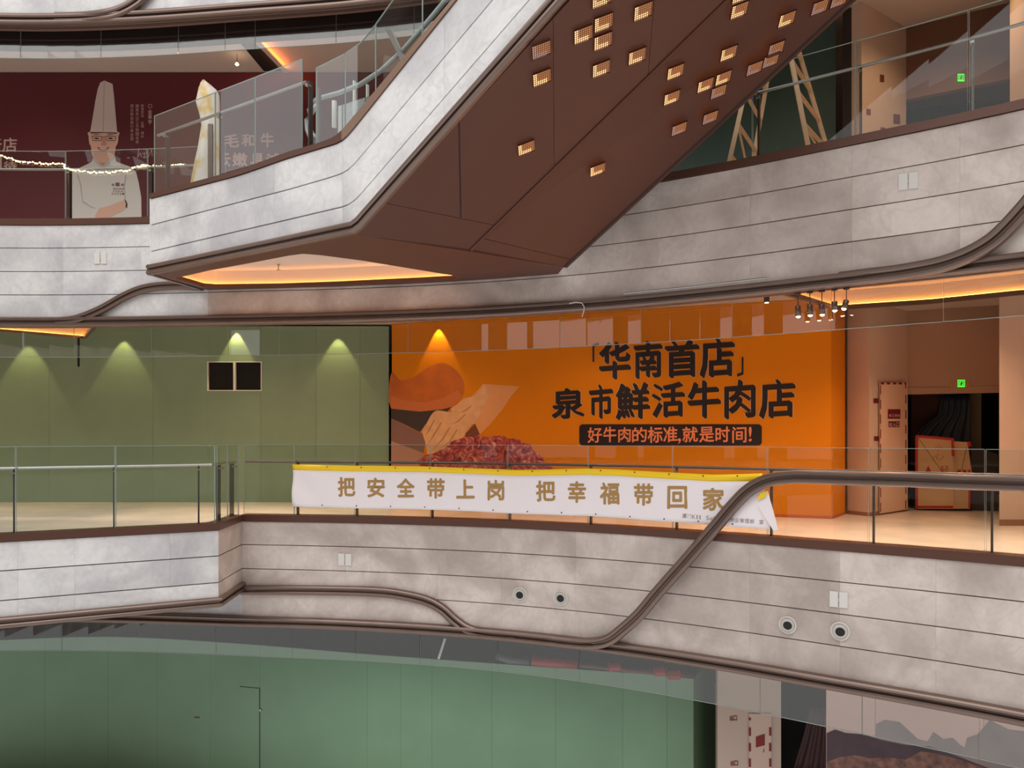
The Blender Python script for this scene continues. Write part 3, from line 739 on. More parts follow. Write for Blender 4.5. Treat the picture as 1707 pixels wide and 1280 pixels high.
# the picture part of the billboard
ARM = mat('print_arm', (192, 98, 20), .5, var=.12, vscale=3); GLOVE = mat('print_glove', (222, 170, 122), .5, var=.12, vscale=5)
SLEEVE = mat('print_sleeve', (226, 158, 100), .5, var=.05, vscale=2)
decal(bb, [(652, 622), (668, 634), (690, 628), (718, 610), (744, 606), (768, 626), (774, 646), (770, 662), (758, 676), (738, 684), (700, 686), (652, 681)], .003, 'printed_forearm', ARM, bill)
decal(bb, [(652, 660), (676, 668), (706, 671), (738, 664), (764, 650), (770, 662), (758, 676), (738, 684), (700, 686), (652, 681)], .0035, 'printed_wrist', mat('print_wrist', (200, 110, 50), .5), bill)
decal(bb, [(652, 681), (700, 686), (738, 682), (753, 678), (746, 686), (722, 692), (712, 706), (700, 720), (676, 708), (652, 697)], .004, 'printed_apron', mat('print_apron', (58, 42, 38), .5), bill)
decal(bb, [(652, 697), (709, 725), (709, 738), (706, 755), (652, 735)], .005, 'printed_knife', mat('print_knife', (136, 96, 84), .5), bill)
decal(bb, [(652, 735), (706, 755), (704, 778), (652, 778)], .005, 'printed_table', mat('print_table', (182, 132, 112), .5), bill)
decal(bb, [(806, 640), (866, 644), (852, 660), (836, 684), (818, 706), (800, 724), (795, 716), (790, 696), (780, 668)], .004, 'printed_sleeve', SLEEVE, bill)
decal(bb, [(704, 718), (712, 704), (720, 690), (730, 684), (752, 687), (752, 681), (762, 674), (774, 664), (795, 658), (806, 640), (815, 660), (800, 690), (793, 705), (786, 708), (776, 724), (762, 738), (748, 744), (735, 752), (716, 764), (712, 756), (709, 738)], .006, 'printed_glove', GLOVE, bill)
decal(bb, [(776, 722), (792, 706), (800, 724), (790, 728), (775, 728)], .007, 'printed_cuff_shadow', mat('print_dark', (120, 62, 34), .5), bill)
FOLD = mat('print_fold', (178, 124, 84), .5)
for a, b, c in (((724, 700), (716, 716), (708, 728)), ((736, 704), (724, 724), (712, 742)), ((750, 712), (738, 732), (716, 756)), ((762, 716), (750, 736), (730, 750)), ((776, 690), (764, 702), (748, 708)), ((786, 676), (776, 684), (762, 690))):
    decal(bb, [(a[0]-1, a[1]), (b[0]-1.6, b[1]), (c[0], c[1]), (b[0]+.6, b[1]+1), (a[0]+1, a[1])], .007, 'printed_crease', FOLD, bill)
def meat_mat():
    m = bpy.data.materials.new('print_meat'); m.use_nodes = True; N = m.node_tree.nodes; L = m.node_tree.links; b = N['Principled BSDF']
    tc = N.new('ShaderNodeTexCoord'); n = N.new('ShaderNodeTexNoise'); n.inputs['Scale'].default_value = 4.5; n.inputs['Detail'].default_value = 6; n.inputs['Distortion'].default_value = 2.2
    r = N.new('ShaderNodeValToRGB'); e = r.color_ramp.elements; e[0].position = .32; e[0].color = lin((92, 28, 30)); e[1].position = .68; e[1].color = lin((226, 170, 148))
    k = e.new(.46); k.color = lin((160, 48, 52)); k = e.new(.56); k.color = lin((186, 96, 88))
    L.new(tc.outputs['Object'], n.inputs['Vector']); L.new(n.outputs['Fac'], r.inputs[0]); L.new(r.outputs[0], b.inputs['Base Color']); return m
decal(bb, [(706, 760), (722, 756), (742, 745), (756, 734), (772, 730), (788, 726), (806, 728), (822, 727), (838, 726), (846, 731), (864, 731), (872, 738), (884, 741), (890, 752), (902, 760), (908, 770), (920, 782), (860, 784), (704, 778)], .007, 'printed_beef', meat_mat(), bill)

# ---------------------------------------------------------------- middle level right: column, doorway, far column
c1 = Plan([(6.28, 14.04), (6.49, 13.63), (7.73, 14.65)])
strip(MB(), Plan([(6.28, 14.3), (6.28, 14.04), (6.49, 13.63), (7.73, 14.65)]), 0, 9, 0, 3.9, -.25, 0).build('wall_column', BEIGE, kind='structure')
hd = Plan([(7.70, 14.66), (9.6, 13.75)])
strip(MB(), hd, 0, hd.s[1], 2.27, 3.9, -.15, 0).build('wall_header', mat('header_paint', (168, 132, 108), .6), kind='structure')
strip(MB(), hd, 0, hd.s[1], 2.4, 2.406, 0, .004).build('trim_13', CURB, kind='structure')
cr = struct_root('wall_column')
strip(MB(), Plan([(9.5, 14.4), (7.96, 12.25), (9.9, 12.2)]), 0, 4.5, 0, 3.9, -.3, 0).build('wall_face', BEIGE, cr)
strip(MB(), Plan([(7.96, 12.25), (9.6, 12.2)]), 0, 1.64, 0, .1, 0, .01).build('skirting', mat('skirting', (150, 104, 80), .5), cr)
strip(MB(), c1, 0, c1.s[2], 0, .07, 0, .01).build('baseboard_column', mat('skirting', (150, 104, 80), .5), kind='structure')
# dim room behind the doorway
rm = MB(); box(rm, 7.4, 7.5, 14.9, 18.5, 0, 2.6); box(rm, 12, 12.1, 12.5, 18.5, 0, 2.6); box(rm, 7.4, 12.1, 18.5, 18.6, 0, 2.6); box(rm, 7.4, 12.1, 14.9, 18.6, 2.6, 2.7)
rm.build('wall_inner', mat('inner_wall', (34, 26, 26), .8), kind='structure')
DR = Plan([(7.5, 15.9), (12, 14.6)])
def plate(P, poly, off, th, name, m, parent, **k):      # a plate with real thickness
    uz = [P.uz(x, y, off) for x, y in poly]
    tri = tessellate_polygon([[Vector((u, z, 0)) for u, z in uz]]); n = len(uz)
    v = [P.pt(u, z, off) for u, z in uz]+[P.pt(u, z, off-th) for u, z in uz]
    f = [tuple(t) for t in tri]+[tuple(i+n for i in reversed(t)) for t in tri]+[(i, (i+1) % n, n+(i+1) % n, n+i) for i in range(n)]
    return MB().add(v, f).build(name, m, parent, **k)
plate(DR, [(1519, 655), (1573, 655), (1573, 840), (1519, 840)], 0, .05, 'wall_partition', mat('partition', (84, 56, 44), .8), None, kind='structure')
plate(DR, [(1616, 655), (1636, 655), (1636, 840), (1616, 840)], .1, .2, 'wall_pillar', mat('pillar', (104, 96, 70), .6), None, kind='structure')
# draped dark tarpaulin
def drape(P, left, right, off, name, m, label, cat, folds=5, amp=.035, rows=16, cols=36):
    mb = MB(); (ys, lx), (_, rx) = (list(zip(*left)), list(zip(*right)))
    v = []
    for j in range(rows+1):
        y = ys[0]+(ys[-1]-ys[0])*j/rows; a = float(np.interp(y, ys, lx)); b = float(np.interp(y, [r[0] for r in right], [r[1] for r in right]))
        for i in range(cols+1):
            t = i/cols; u, z = P.uz(a+(b-a)*t, y, off); v.append(P.pt(u, z, off+amp*math.sin(t*folds*6.28+j*.25)*(.4+.6*j/rows)))
    f = [(j*(cols+1)+i, j*(cols+1)+i+1, (j+1)*(cols+1)+i+1, (j+1)*(cols+1)+i) for j in range(rows) for i in range(cols)]
    o = mb.add(v, f).build(name, m, None, smooth=True); tag(o, label, cat)
    md = o.modifiers.new('thickness', 'SOLIDIFY'); md.thickness = .006
    return o
drape(DR, [(658, 1568), (690, 1566), (712, 1538), (724, 1526), (842, 1526)], [(658, 1617), (700, 1617), (842, 1617)], .35, 'tarpaulin',
      mat('tarp', (34, 52, 66), .5), 'dark blue tarpaulin draped behind the cardboard sheets in the doorway', 'tarpaulin')
CARD = mat('card', (196, 160, 118), .8, var=.05, vscale=3); RED = mat('red_tape', (168, 30, 34), .6); DRED = mat('dark_red', (118, 24, 26), .6)
DF = Plan([(7.6, 14.95), (9.8, 14.2)])
cb = thing('cardboard_sheet', 'tall cardboard sheet edged in red tape leaning in the doorway', 'cardboard', tuple(DF.px(1558, 848, .12)))
plate(DF, [(1527, 726), (1589, 731), (1590, 848), (1527, 848)], .12, .02, 'sheet', CARD, cb)
def dash(P, pts, off, wd, name, m, parent, on=1, offl=0):
    mb = MB(); uz = [P.uz(x, y, off) for x, y in pts]
    for (a, b) in zip(uz[:-1], uz[1:]):
        A = Vector(a); B = Vector(b); L_ = (B-A).length; d = (B-A)/L_; nn = Vector((-d.y, d.x))*wd/2; s = 0
        while s < L_-.01:
            e = min(L_, s+on); p, q = A+d*s, A+d*e
            mb.add([P.pt(c.x, c.y, off) for c in (p-nn, q-nn, q+nn, p+nn)], [(0, 1, 2, 3)]); s = e+offl if offl else e
            if not offl and e >= L_: break
    return mb.build(name, m, parent)
dash(DF, [(1528, 848), (1528, 727), (1588, 732), (1589, 760)], .123, .05, 'red_tape', RED, cb)
dash(DF, [(1528, 845), (1589, 845)], .123, .05, 'red_tape', RED, cb)
dash(DF, [(1531, 730), (1556, 766), (1572, 788)], .123, .012, 'fold_line', mat('fold', (130, 96, 66), .8), cb)
lettering(DF, [('小', 1558, 740, 1572, 752), ('心', 1556, 755, 1574, 766)], .123, 'lettering', mat('faint_print', (170, 112, 84), .8), cb, bold=.0)
lettering(DF, [('▲', 1542, 776, 1553, 787), ('轻', 1590-22, 776, 1590-8, 788)], .123, 'lettering', RED, cb, bold=.0)
cb2 = thing('cardboard_sheet', 'shorter crumpled cardboard sheet standing right of the red-edged one', 'cardboard', tuple(DF.px(1605, 848, .05)))
plate(DF, [(1584, 735), (1613, 737), (1616, 760), (1620, 786), (1617, 848), (1584, 848)], .05, .02, 'sheet', CARD, cb2)
dash(DF, [(1615, 736), (1616, 744)], .054, .06, 'red_tape', RED, cb2)
dash(DF, [(1596, 785), (1618, 785)], .054, .05, 'red_tape', RED, cb2, .06, .03)
dash(DF, [(1617, 790), (1616, 847)], .054, .04, 'red_tape', RED, cb2)
dash(DF, [(1611, 745), (1603, 784)], .054, .012, 'fold_line', mat('fold', (130, 96, 66), .8), cb2)
plate(DF, [(1619, 744), (1640, 748), (1664, 758), (1664, 858), (1619, 850)], -.2, .04, 'sheet_bundle', mat('grey_film', (62, 54, 54), .35), cb2)
# red-taped white door leaf against the column
bd = thing('taped_board', 'tall white board edged with dashed red tape standing against the column', 'board', tuple(c1.px(1490, 851, .05)))
plate(c1, [(1467, 638), (1513, 638), (1513, 849), (1467, 856)], .05, .03, 'board', mat('board_white', (228, 190, 166), .6), bd)
dash(c1, [(1468, 853), (1468, 640)], .053, .035, 'red_tape', DRED, bd, .17, .10)
dash(c1, [(1510, 848), (1510, 640)], .053, .045, 'red_tape', DRED, bd, .17, .12)
dash(c1, [(1468, 639), (1511, 639)], .053, .04, 'red_tape', DRED, bd, .14, .10)
decal(c1, [(1480, 682), (1501, 682), (1501, 698), (1480, 698)], .054, 'notice', mat('notice_red', (120, 16, 40), .6), bd)
lettering(c1, boxes('施工通道', [(1482, 690.5, 1486, 694.5), (1486.7, 690.5, 1490.7, 694.5), (1491.4, 690.5, 1495.4, 694.5), (1496, 690.5, 1500, 694.5)]), .056, 'lettering', WHITE, bd, bold=0)
decal(c1, [(1481, 702), (1500, 702), (1500, 712), (1481, 712)], .054, 'notice', DRED, bd)
lettering(c1, boxes('出入口', [(1482, 704, 1487, 711), (1488, 704, 1493, 711), (1494, 704, 1499, 711)]), .056, 'lettering', WHITE, bd, bold=.0)
for x, y in ((1460, 668), (1461, 731)):
    o = decal(c1, [(x-4, y-4), (x+4, y-4), (x+4, y+4), (x-4, y+4)], .006, 'wall_sticker', DRED, None)
    tag(o, 'small dark red square sticker on the column left of the taped board, '+('upper one' if y < 700 else 'lower one'), 'sticker')
def exit_sign(P, x, y, w_, hh, label, boxw=0):
    t = thing('exit_sign', label, 'exit sign', tuple(P.px(x, y+hh/2, .03)))
    if boxw: plate(P, [(x-boxw, y-hh/2-1), (x+boxw-4, y-hh/2-1), (x+boxw-4, y+hh/2+1), (x-boxw, y+hh/2+1)], .02, .03, 'housing', mat('sign_housing', (170, 118, 88), .5), t)
    plate(P, [(x-w_/2, y-hh/2), (x+w_/2, y-hh/2), (x+w_/2, y+hh/2), (x-w_/2, y+hh/2)], .035, .02, 'lit_panel', mat('sign_green', (60, 220, 60), .4, emit=(86, 236, 70), es=1.2), t)
    G = mat('sign_dark', (20, 110, 30), .5)
    a = x-w_*.36; b = x+w_*.36; T = y-hh*.32; B = y+hh*.34
    dash(P, [(a, B), (a, T), (b, T), (b, B)], .038, .012, 'doorway_symbol', G, t)
    r = MB(); c = P.px(x+w_*.05, y-hh*.12, .039); lathe(r, c, P.nrm(P.hit(x)[0]), [(0, 0), (.016, 0)], 8); r.build('running_figure', G, t)
    dash(P, [(x+.5, y), (x-.5, y+hh*.16), (x-w_*.22, y+hh*.3)], .039, .018, 'running_figure', G, t)
    dash(P, [(x-.5, y+hh*.14), (x+w_*.18, y+hh*.32)], .039, .016, 'running_figure', G, t)
    dash(P, [(x-w_*.2, y-hh*.02), (x+w_*.24, y+hh*.04)], .039, .014, 'running_figure', G, t)
exit_sign(hd, 1602.5, 639, 12, 12, 'green lit exit sign above the doorway on the middle level', 19)

# ---------------------------------------------------------------- upper level right
tb = Plan([(2.6, 14.6), (5.88, 13.62)])
o = strip(MB(), tb, 0, tb.s[1], UL, 9.08, -.05, 0).build('teal_hoarding', TEAL, None); tag(o, 'dark teal hoarding behind the wooden ladder on the upper level', 'hoarding')
dk = strip(MB(), Plan([(5.93, 13.45), (6.15, 13.2)]), 0, .3, UL, 9.08, -.2, 0).build('wall_jamb', mat('jamb', (46, 34, 30), .6), kind='structure')
cu = Plan([(6.14, 13.18), (7.38, 14.04)])
strip(MB(), cu, 0, cu.s[1], UL, 9.1, -.2, 0).build('wall_column', BEIGE, kind='structure')
strip(MB(), Plan([(7.36, 14.06), (9.3, 12.9)]), 0, 2.2, 7.76, 9.1, -.15, 0).build('wall_header', mat('header_brown', (128, 88, 70), .6), kind='structure')
hu = Plan([(7.36, 14.06), (9.3, 12.9)])
fu_ = Plan([(7.40, 14.9), (10, 14.2)])
strip(MB(), fu_, 0, 2.7, UL, 7.9, -.1, 0).build('wall_inner', NAVY, kind='structure')
cu2 = Plan([(8.1, 12.2), (7.82, 11.45), (8.55, 11.25), (8.9, 11.8)])
strip(MB(), cu2, 0, cu2.s[-1], UL, 9.1, -.15, 0).build('wall_column', BEIGE, kind='structure')
strip(MB(), Plan([(8.6, 11.9), (11, 11.2)]), 0, 2.4, UL, 9.1, -.1, 0).build('wall_inner', mat('dark_glass_wall', (40, 36, 38), .3), kind='structure')
exit_sign(hu, 1602, 129, 11, 12, 'green lit exit sign behind the glass on the upper level right')
for i, (x, y, w_, hh, d) in enumerate(((1470.5, 130, 7, 12, 'uppermost'), (1448, 186, 7, 10, 'lower left'), (1495, 198, 11, 16, 'lower right'), (1472, 215, 8, 6, 'lowest'))):
    o = decal(cu, [(x-w_/2, y-hh/2), (x+w_/2, y-hh/2+1), (x+w_/2, y+hh/2+1), (x-w_/2, y+hh/2)], .006, 'wall_notice', mat('brown_notice', (112, 56, 40), .6), None)
    tag(o, 'small brown notice on the beige upper column, '+d+' of four', 'notice')
# A-frame ladder
WOOD = mat('ladder_wood', (214, 178, 142), .55, var=.08, vscale=12)
lad = thing('ladder', 'tall wooden A-frame ladder standing behind the glass on the upper level', 'ladder', (4.0, 11.7, UL))
def at_y(px, py, Y): return Vector((ray(px)*Y, Y, CZ+(HY-py)*Y/F))
Yn, Yf = 11.1, 12.15
def fl(px, Y): return Vector((ray(px)*Y, Y, UL))
apn = at_y(1291, -43, Yn); apf = at_y(1312, 18, Yf)
legs = {'rn': (apn, fl(1361, Yn)), 'rf': (apf, fl(1408, Yf)), 'ln': (apn+Vector((-.05, 0, 0)), fl(1206, Yn)), 'lf': (apf+Vector((-.12, 0, 0)), fl(1241, Yf))}
for k, (a, b) in legs.items():
    d = (b-a).normalized(); sx = Vector((1, 0, 0)); sx = (sx-d*sx.dot(d)).normalized(); sy = d.cross(sx)
    m = MB(); obox(m, (a+b)/2, sx*.03, sy*.02, (b-a)/2); m.build('leg', WOOD, lad)
for side_ in ('r', 'l'):
    an, bn = legs[side_+'n']; af, bf = legs[side_+'f']
    for t_ in (.1, .25, .4, .55, .7, .85):
        m = MB(); tube(m, [an.lerp(bn, t_), af.lerp(bf, t_)], .03, 7); m.build('rung', WOOD, lad)
    m = MB(); tube(m, [an.lerp(bn, .7), af.lerp(bf, .85)], .018, 6); m.build('brace', WOOD, lad)
m = MB(); tube(m, [apn, apf], .03, 8); m.build('hinge_bar', STEEL, lad)

# ---------------------------------------------------------------- upper level left: maroon poster wall
MR = Plan([(-15, 15.75), (-2.6, 15.75), (1.5, 15.2)])
mr = thing('poster_wall', 'dark maroon poster wall with a printed chef in a tall white hat', 'poster', (-7, 15.8, UL))
ju = [0, h(-100, MR), h(108, MR), h(300, MR), h(480, MR), MR.s[2]]
for i in range(len(ju)-1): strip(MB(), MR, ju[i], ju[i+1], UL, 9.08, -.05, 0).build('panel', MAROON, mr)
cp = lambda pts: [(90+x/5.122, 120+y/5.122) for x, y in pts]
JK = mat('print_jacket', (226, 220, 216), .6); SK = mat('print_skin', (232, 184, 164), .6); SK2 = mat('print_skin_dark', (206, 150, 130), .6); HAT = mat('print_hat', (222, 204, 198), .6)
HS = mat('print_shade', (186, 178, 174), .6); IN = mat('print_ink', (60, 44, 42), .6)
decal(MR, cp([(120, 850), (215, 820), (320, 770), (340, 725), (415, 800), (515, 708), (532, 765), (640, 805), (700, 850), (722, 940), (745, 1070), (748, 1300), (158, 1300), (128, 1150)]), .004, 'printed_jacket', JK, mr)
decal(MR, cp([(345, 690), (350, 740), (415, 800), (505, 735), (515, 680), (430, 640)]), .005, 'printed_neck', SK2, mr)
decal(MR, cp([(296, 550), (302, 610), (316, 640), (322, 695), (342, 738), (375, 764), (420, 776), (465, 764), (500, 738), (520, 690), (528, 640), (545, 605), (550, 550), (540, 510), (308, 510)]), .006, 'printed_face', SK, mr)
decal(MR, cp([(395, 90), (430, 72), (500, 102), (512, 200), (528, 380), (540, 520), (425, 508), (308, 516), (330, 390), (352, 250), (375, 140)]), .007, 'printed_hat', HAT, mr)
decal(MR, cp([(425, 75), (433, 75), (428, 300), (424, 508), (416, 508), (420, 300)]), .008, 'printed_fold', HS, mr)
decal(MR, cp([(312, 512), (538, 517), (538, 528), (430, 520), (314, 526)]), .008, 'printed_hair', IN, mr)
for x0, x1 in ((322, 408), (440, 528)):
    dash(MR, cp([(x0, 550), (x1, 550), (x1-6, 585), (x0+12, 585), (x0, 550)]), .009, .012, 'printed_glasses', IN, mr)
    decal(MR, cp([(x0+18, 566), (x0+42, 560), (x0+66, 568), (x0+42, 574)]), .009, 'printed_eye', IN, mr)
    decal(MR, cp([(x0+5, 540), (x0+40, 530), (x0+72, 538), (x0+40, 537)]), .009, 'printed_brow', IN, mr)
dash(MR, cp([(408, 553), (440, 553)]), .009, .01, 'printed_glasses', IN, mr)
decal(MR, cp([(418, 560), (430, 556), (446, 605), (450, 622), (425, 630), (398, 622), (404, 606)]), .009, 'printed_nose', SK2, mr)
decal(MR, cp([(372, 640), (420, 650), (472, 638), (452, 668), (420, 676), (388, 668)]), .009, 'printed_mouth', mat('print_lips', (176, 84, 76), .6), mr)
decal(MR, cp([(384, 646), (420, 653), (460, 645), (444, 658), (420, 662), (396, 658)]), .010, 'printed_teeth', JK, mr)
decal(MR, cp([(335, 728), (415, 802), (515, 712), (522, 735), (420, 838), (330, 752)]), .0065, 'printed_collar', mat('print_collar', (206, 200, 196), .6), mr)
decal(MR, cp([(355, 1240), (372, 1190), (390, 1162), (440, 1152), (500, 1132), (560, 1108), (604, 1096), (622, 1130), (610, 1165), (570, 1195), (520, 1215), (470, 1245)]), .008, 'printed_forearm', SK, mr)
decal(MR, cp([(598, 1078), (616, 1100), (628, 1130), (622, 1165), (610, 1150), (614, 1125)]), .009, 'printed_cuff', IN, mr)
for a in ([(205, 870), (232, 960), (246, 1100), (240, 1100), (222, 960), (198, 880)], [(620, 880), (604, 980), (612, 1080), (604, 1080), (594, 980), (610, 880)], [(246, 1100), (320, 1150), (372, 1165), (320, 1160), (240, 1110)]):
    decal(MR, cp(a), .006, 'printed_fold', HS, mr)
BR = mat('print_brown', (136, 92, 84), .6)
decal(MR, cp([(526, 944), (560, 944), (560, 976), (526, 976)]), .007, 'embroidery', BR, mr)
def row(s, x0, y0, w_, hh, gap): return [(c, *cp([(x0+i*(w_+gap), y0)])[0], *cp([(x0+i*(w_+gap)+w_, y0+hh)])[0]) for i, c in enumerate(s) if c != ' ']
lettering(MR, row('御', 490, 952, 26, 22, 4)+row('膳', 570, 952, 26, 22, 4)+row('宫廷烤肉', 504, 988, 20, 18, 4)+row('Gung', 500, 1012, 16, 14, 8)+row('Royal', 494, 1032, 16, 16, 6), .008, 'lettering', BR, mr, bold=0)
PK = mat('print_pink', (208, 176, 172), .6)
def colm(s, x0, y0, w_, hh, gap): return [(c, *cp([(x0, y0+i*(hh+gap))])[0], *cp([(x0+w_, y0+i*(hh+gap)+hh)])[0]) for i, c in enumerate(s) if c != ' ']
lettering(MR, colm('金秉亨', 803, 322, 34, 38, 5), .004, 'lettering', PK, mr, bold=.02)
lettering(MR, colm('前青瓦台 主理 馆长', 741, 276, 27, 24, 5)+colm('曾服务过三任韩国总统', 697, 276, 27, 28, 6)+colm('现任韩宫宴行政总厨', 652, 276, 27, 29, 6), .004, 'lettering', PK, mr, bold=0)
rg = MB(); cc = MR.px(*cp([(820, 292)])[0], .004); lathe(rg, cc, (0, -1, 0), [(.044, 0), (.034, 0)], 20); rg.build('printed_ring', PK, mr)
for s_ in ([(620, 735), (650, 730), (690, 700), (640, 738)], [(725, 650), (712, 740), (735, 690), (748, 730)], [(750, 700), (780, 690), (765, 735), (800, 720)], [(785, 665), (800, 735), (835, 660), (838, 720)]):
    dash(MR, cp(s_), .004, .012, 'signature', PK, mr)
lettering(MR, boxes('新店', [(-22, 231, 2.5, 253), (4.5, 230, 28, 253)])+boxes('期待', [(-22, 260, 2.5, 284), (6, 269, 28, 284)]), .004, 'lettering', PK, mr, bold=.02)
lettering(MR, boxes('毛和牛', [(374, 224, 398, 245), (403, 224, 425, 244), (435, 222, 456, 245)])+boxes('云嫩具', [(362, 256, 384, 277), (388, 255, 412, 277), (418, 256, 440, 278)])+boxes('诚邀', [(444, 256, 466, 278), (470, 256, 492, 278)]), .004, 'lettering', PK, mr, bold=.03)
# ceiling slot with a warm recess, upper left
sl = struct_root('ceiling')
slp = [flat_pt(x, y, ZT-.03) for x, y in ((372, 36), (398, 36), (425, 62), (474, 118), (440, 118), (400, 70))]
prism(MB(), slp, ZT-.04, ZT-.002).build('track_channel', BLACK, sl)
slp2 = [flat_pt(x, y, ZT-.06) for x, y in ((400, 40), (425, 36), (500, 118), (474, 118))]
a, b = Vector(slp2[0])+Vector((.0, 0)), Vector(slp2[3])+Vector((.0, 0)); e_ = Vector((.09, 0))
prism(MB(), [tuple(a), tuple(b), tuple(b+e_), tuple(a+e_)], ZT-.11, ZT-.095).build('cove_lip', CEIL, sl)
g = MB(); g.add([(a.x+.01, a.y, ZT-.09), (b.x+.01, b.y, ZT-.09), (b.x+.01, b.y, ZT-.02), (a.x+.01, a.y, ZT-.02)], [(0, 1, 2, 3)])
g.build('led_strip', mat('led_soft', (255, 190, 110), .5, emit=(255, 140, 70), es=18), sl)
# dark band standing in for a dark reflection, behind the top trim, and little lamps hung from it
strip(MB(), W, h3(-150), h3(760), 8.50, ZT-.02, -.62, -.50).build('trim_14', mat('dark_reflection', (52, 40, 40), .5), kind='structure')

# string lights along the upper left rail
SL = [(-4, 258), (30, 268), (62, 272), (107, 274), (107.5, 279), (130, 284), (150, 287), (180, 287.5), (213, 284), (236, 276), (246, 277), (268, 277), (310, 273)]
slt = thing('string_lights', 'string of tiny warm lights sagging along the upper left glass rail', 'string lights', tuple(W.px(150, 287, .02)))
pth = [W.px(x, y, .02 if x < 240 else -.5) for x, y in SL]
tube(MB(), pth, .006, 5).build('wire', WHITE, slt)
mb = MB(); 
for i in range(len(pth)-1):
    n = max(2, int((pth[i+1]-pth[i]).length/.038))
    for k in range(n):
        p = pth[i].lerp(pth[i+1], k/n)+Vector((random.uniform(-.01, .01), 0, random.uniform(-.015, .015)))
        obox(mb, p, (.009, 0, 0), (0, .009, 0), (0, 0, .009))
mb.build('bulb', mat('tiny_bulb', (255, 225, 150), .4, emit=(255, 226, 150), es=6), slt, kind='stuff')

# white wrapped bundle behind the landing glass
wb = thing('wrapped_bundle', 'tall standee wrapped in white film with yellow patches behind the landing glass', 'wrapped standee', (-4.8, 11.95, UL))
YB = 11.95
def wrapmat():
    m = bpy.data.materials.new('wrap_film'); m.use_nodes = True; N = m.node_tree.nodes; L = m.node_tree.links; b = N['Principled BSDF']; b.inputs['Roughness'].default_value = .35
    tc = N.new('ShaderNodeTexCoord'); n = N.new('ShaderNodeTexNoise'); n.inputs['Scale'].default_value = 3.2; n.inputs['Detail'].default_value = 3
    r = N.new('ShaderNodeValToRGB'); e = r.color_ramp.elements; e[0].position = .5; e[0].color = lin((240, 232, 226)); e[1].position = .66; e[1].color = lin((226, 190, 90))
    L.new(tc.outputs['Object'], n.inputs['Vector']); L.new(n.outputs['Fac'], r.inputs[0]); L.new(r.outputs[0], b.inputs['Base Color']); return m
rows_ = [(139, 342, 347), (144, 336, 354), (150, 332, 361), (158, 330, 365), (171, 327, 366), (190, 333, 366), (210, 337, 366), (228, 334, 367), (250, 330, 367), (275, 324, 368), (300, 319, 368), (343, 314, 368)]
mb = MB(); v = []; n = 20
for j, (y, a, b) in enumerate(rows_):
    for k in range(n):
        th = 2*math.pi*k/n; c = at_y((a+b)/2, y, YB); rx = (b-a)/2/F*YB
        f_ = 1+.10*math.sin(5*th+j*.5)
        v.append(c+Vector((rx*math.cos(th)*(f_ if abs(math.cos(th)) < .8 else 1), .14*math.sin(th)*f_, 0)))
mb.add(v, [(j*n+k, j*n+(k+1) % n, (j+1)*n+(k+1) % n, (j+1)*n+k) for j in range(len(rows_)-1) for k in range(n)]+[tuple(range(n))])
mb.build('film_wrap', wrapmat(), wb, smooth=True)
m = MB(); obox(m, at_y(351, 255, YB-.2), (.035, 0, 0), (0, .02, 0), (0, 0, .45)); m.build('board_edge', POST, wb)

# ---------------------------------------------------------------- lower level
HL = Plan(smooth_pts([(x_, y_) for x_, y_ in [((x-CX)/s, F/s) for x, s in ((-200, 88.5), (0, 86.0), (190, 84.6), (400, 87.5), (620, 92), (850, 96.2), (1010, 99), (1156, 101.5))]], 4))
hl = thing('green_hoarding', 'curved dark green boarded hoarding on the lowest level with a flush door', 'hoarding', (-3, 13.5, -UL))
jx = [-200, 75, 180, 262, 350, 433, 612, 668, 720, 820, 926, 1038, 1112, 1156]
ju = [h(x, HL) for x in jx]; ju[0] = .02; ju[-1] = HL.s[-1]
for i in range(len(ju)-1): strip(MB(), HL, ju[i]+.0015, ju[i+1]-.0015, -UL, -2.5, -.05, 0, st=.6).build('panel', GREEN_L, hl)
strip(MB(), HL, 0.02, HL.s[-1], -UL, -2.53, -.10, -.052).build('backing', DARK, hl)
e_ = HL.p[-1]; sd = Plan([tuple(e_), (e_[0]+.62, e_[1]+1.0)])
strip(MB(), sd, 0, sd.s[1], -UL, -2.5, -.05, 0).build('panel', GREEN_L, hl)
u1 = h(433, HL); zt = HL.uz(433, 1147)[1]
d_ = MB(); strip(d_, HL, u1-.008, u1+.008, -UL, zt, 0, .004); strip(d_, HL, h(400, HL), u1, zt-.006, zt+.006, 0, .004); d_.build('door_gap', DARK, hl)
lathe(MB(), HL.px(435, 1183, .0), HL.nrm(u1), [(.02, 0), (.02, .03), (0, .03)], 8).build('door_lock', STEEL, hl)
decal(HL, [(324, 1194), (333, 1194), (333, 1197), (324, 1197)], .004, 'small_label', mat('label_brown', (110, 84, 40), .6), hl)
# dark shopfront above and behind the lower hoarding
SF = Plan([(-15, 15.2), (-3, 15.4), (3.2, 13.6)])
sf = struct_root('wall_shopfront')
sx = [-150, 174, 210, 232, 280, 360, 487, 590, 700, 830, 966, 1156]
for i in range(len(sx)-1):
    m = mat('shop_brown', (112, 70, 52), .5) if sx[i] in (174,) else (mat('shop_dark_brown', (78, 48, 42), .4) if 200 < sx[i] < 350 else mat('shop_glass', (18, 21, 30), .15))
    strip(MB(), SF, h(sx[i], SF)+.01, h(sx[i+1], SF)-.01, -UL, CZM-UL, -.05, 0).build('window_pane', m, sf)
    strip(MB(), SF, h(sx[i], SF)-.012, h(sx[i], SF)+.012, -UL, CZM-UL, -.05, .03).build('mullion', mat('mullion', (96, 92, 92), .4), sf)
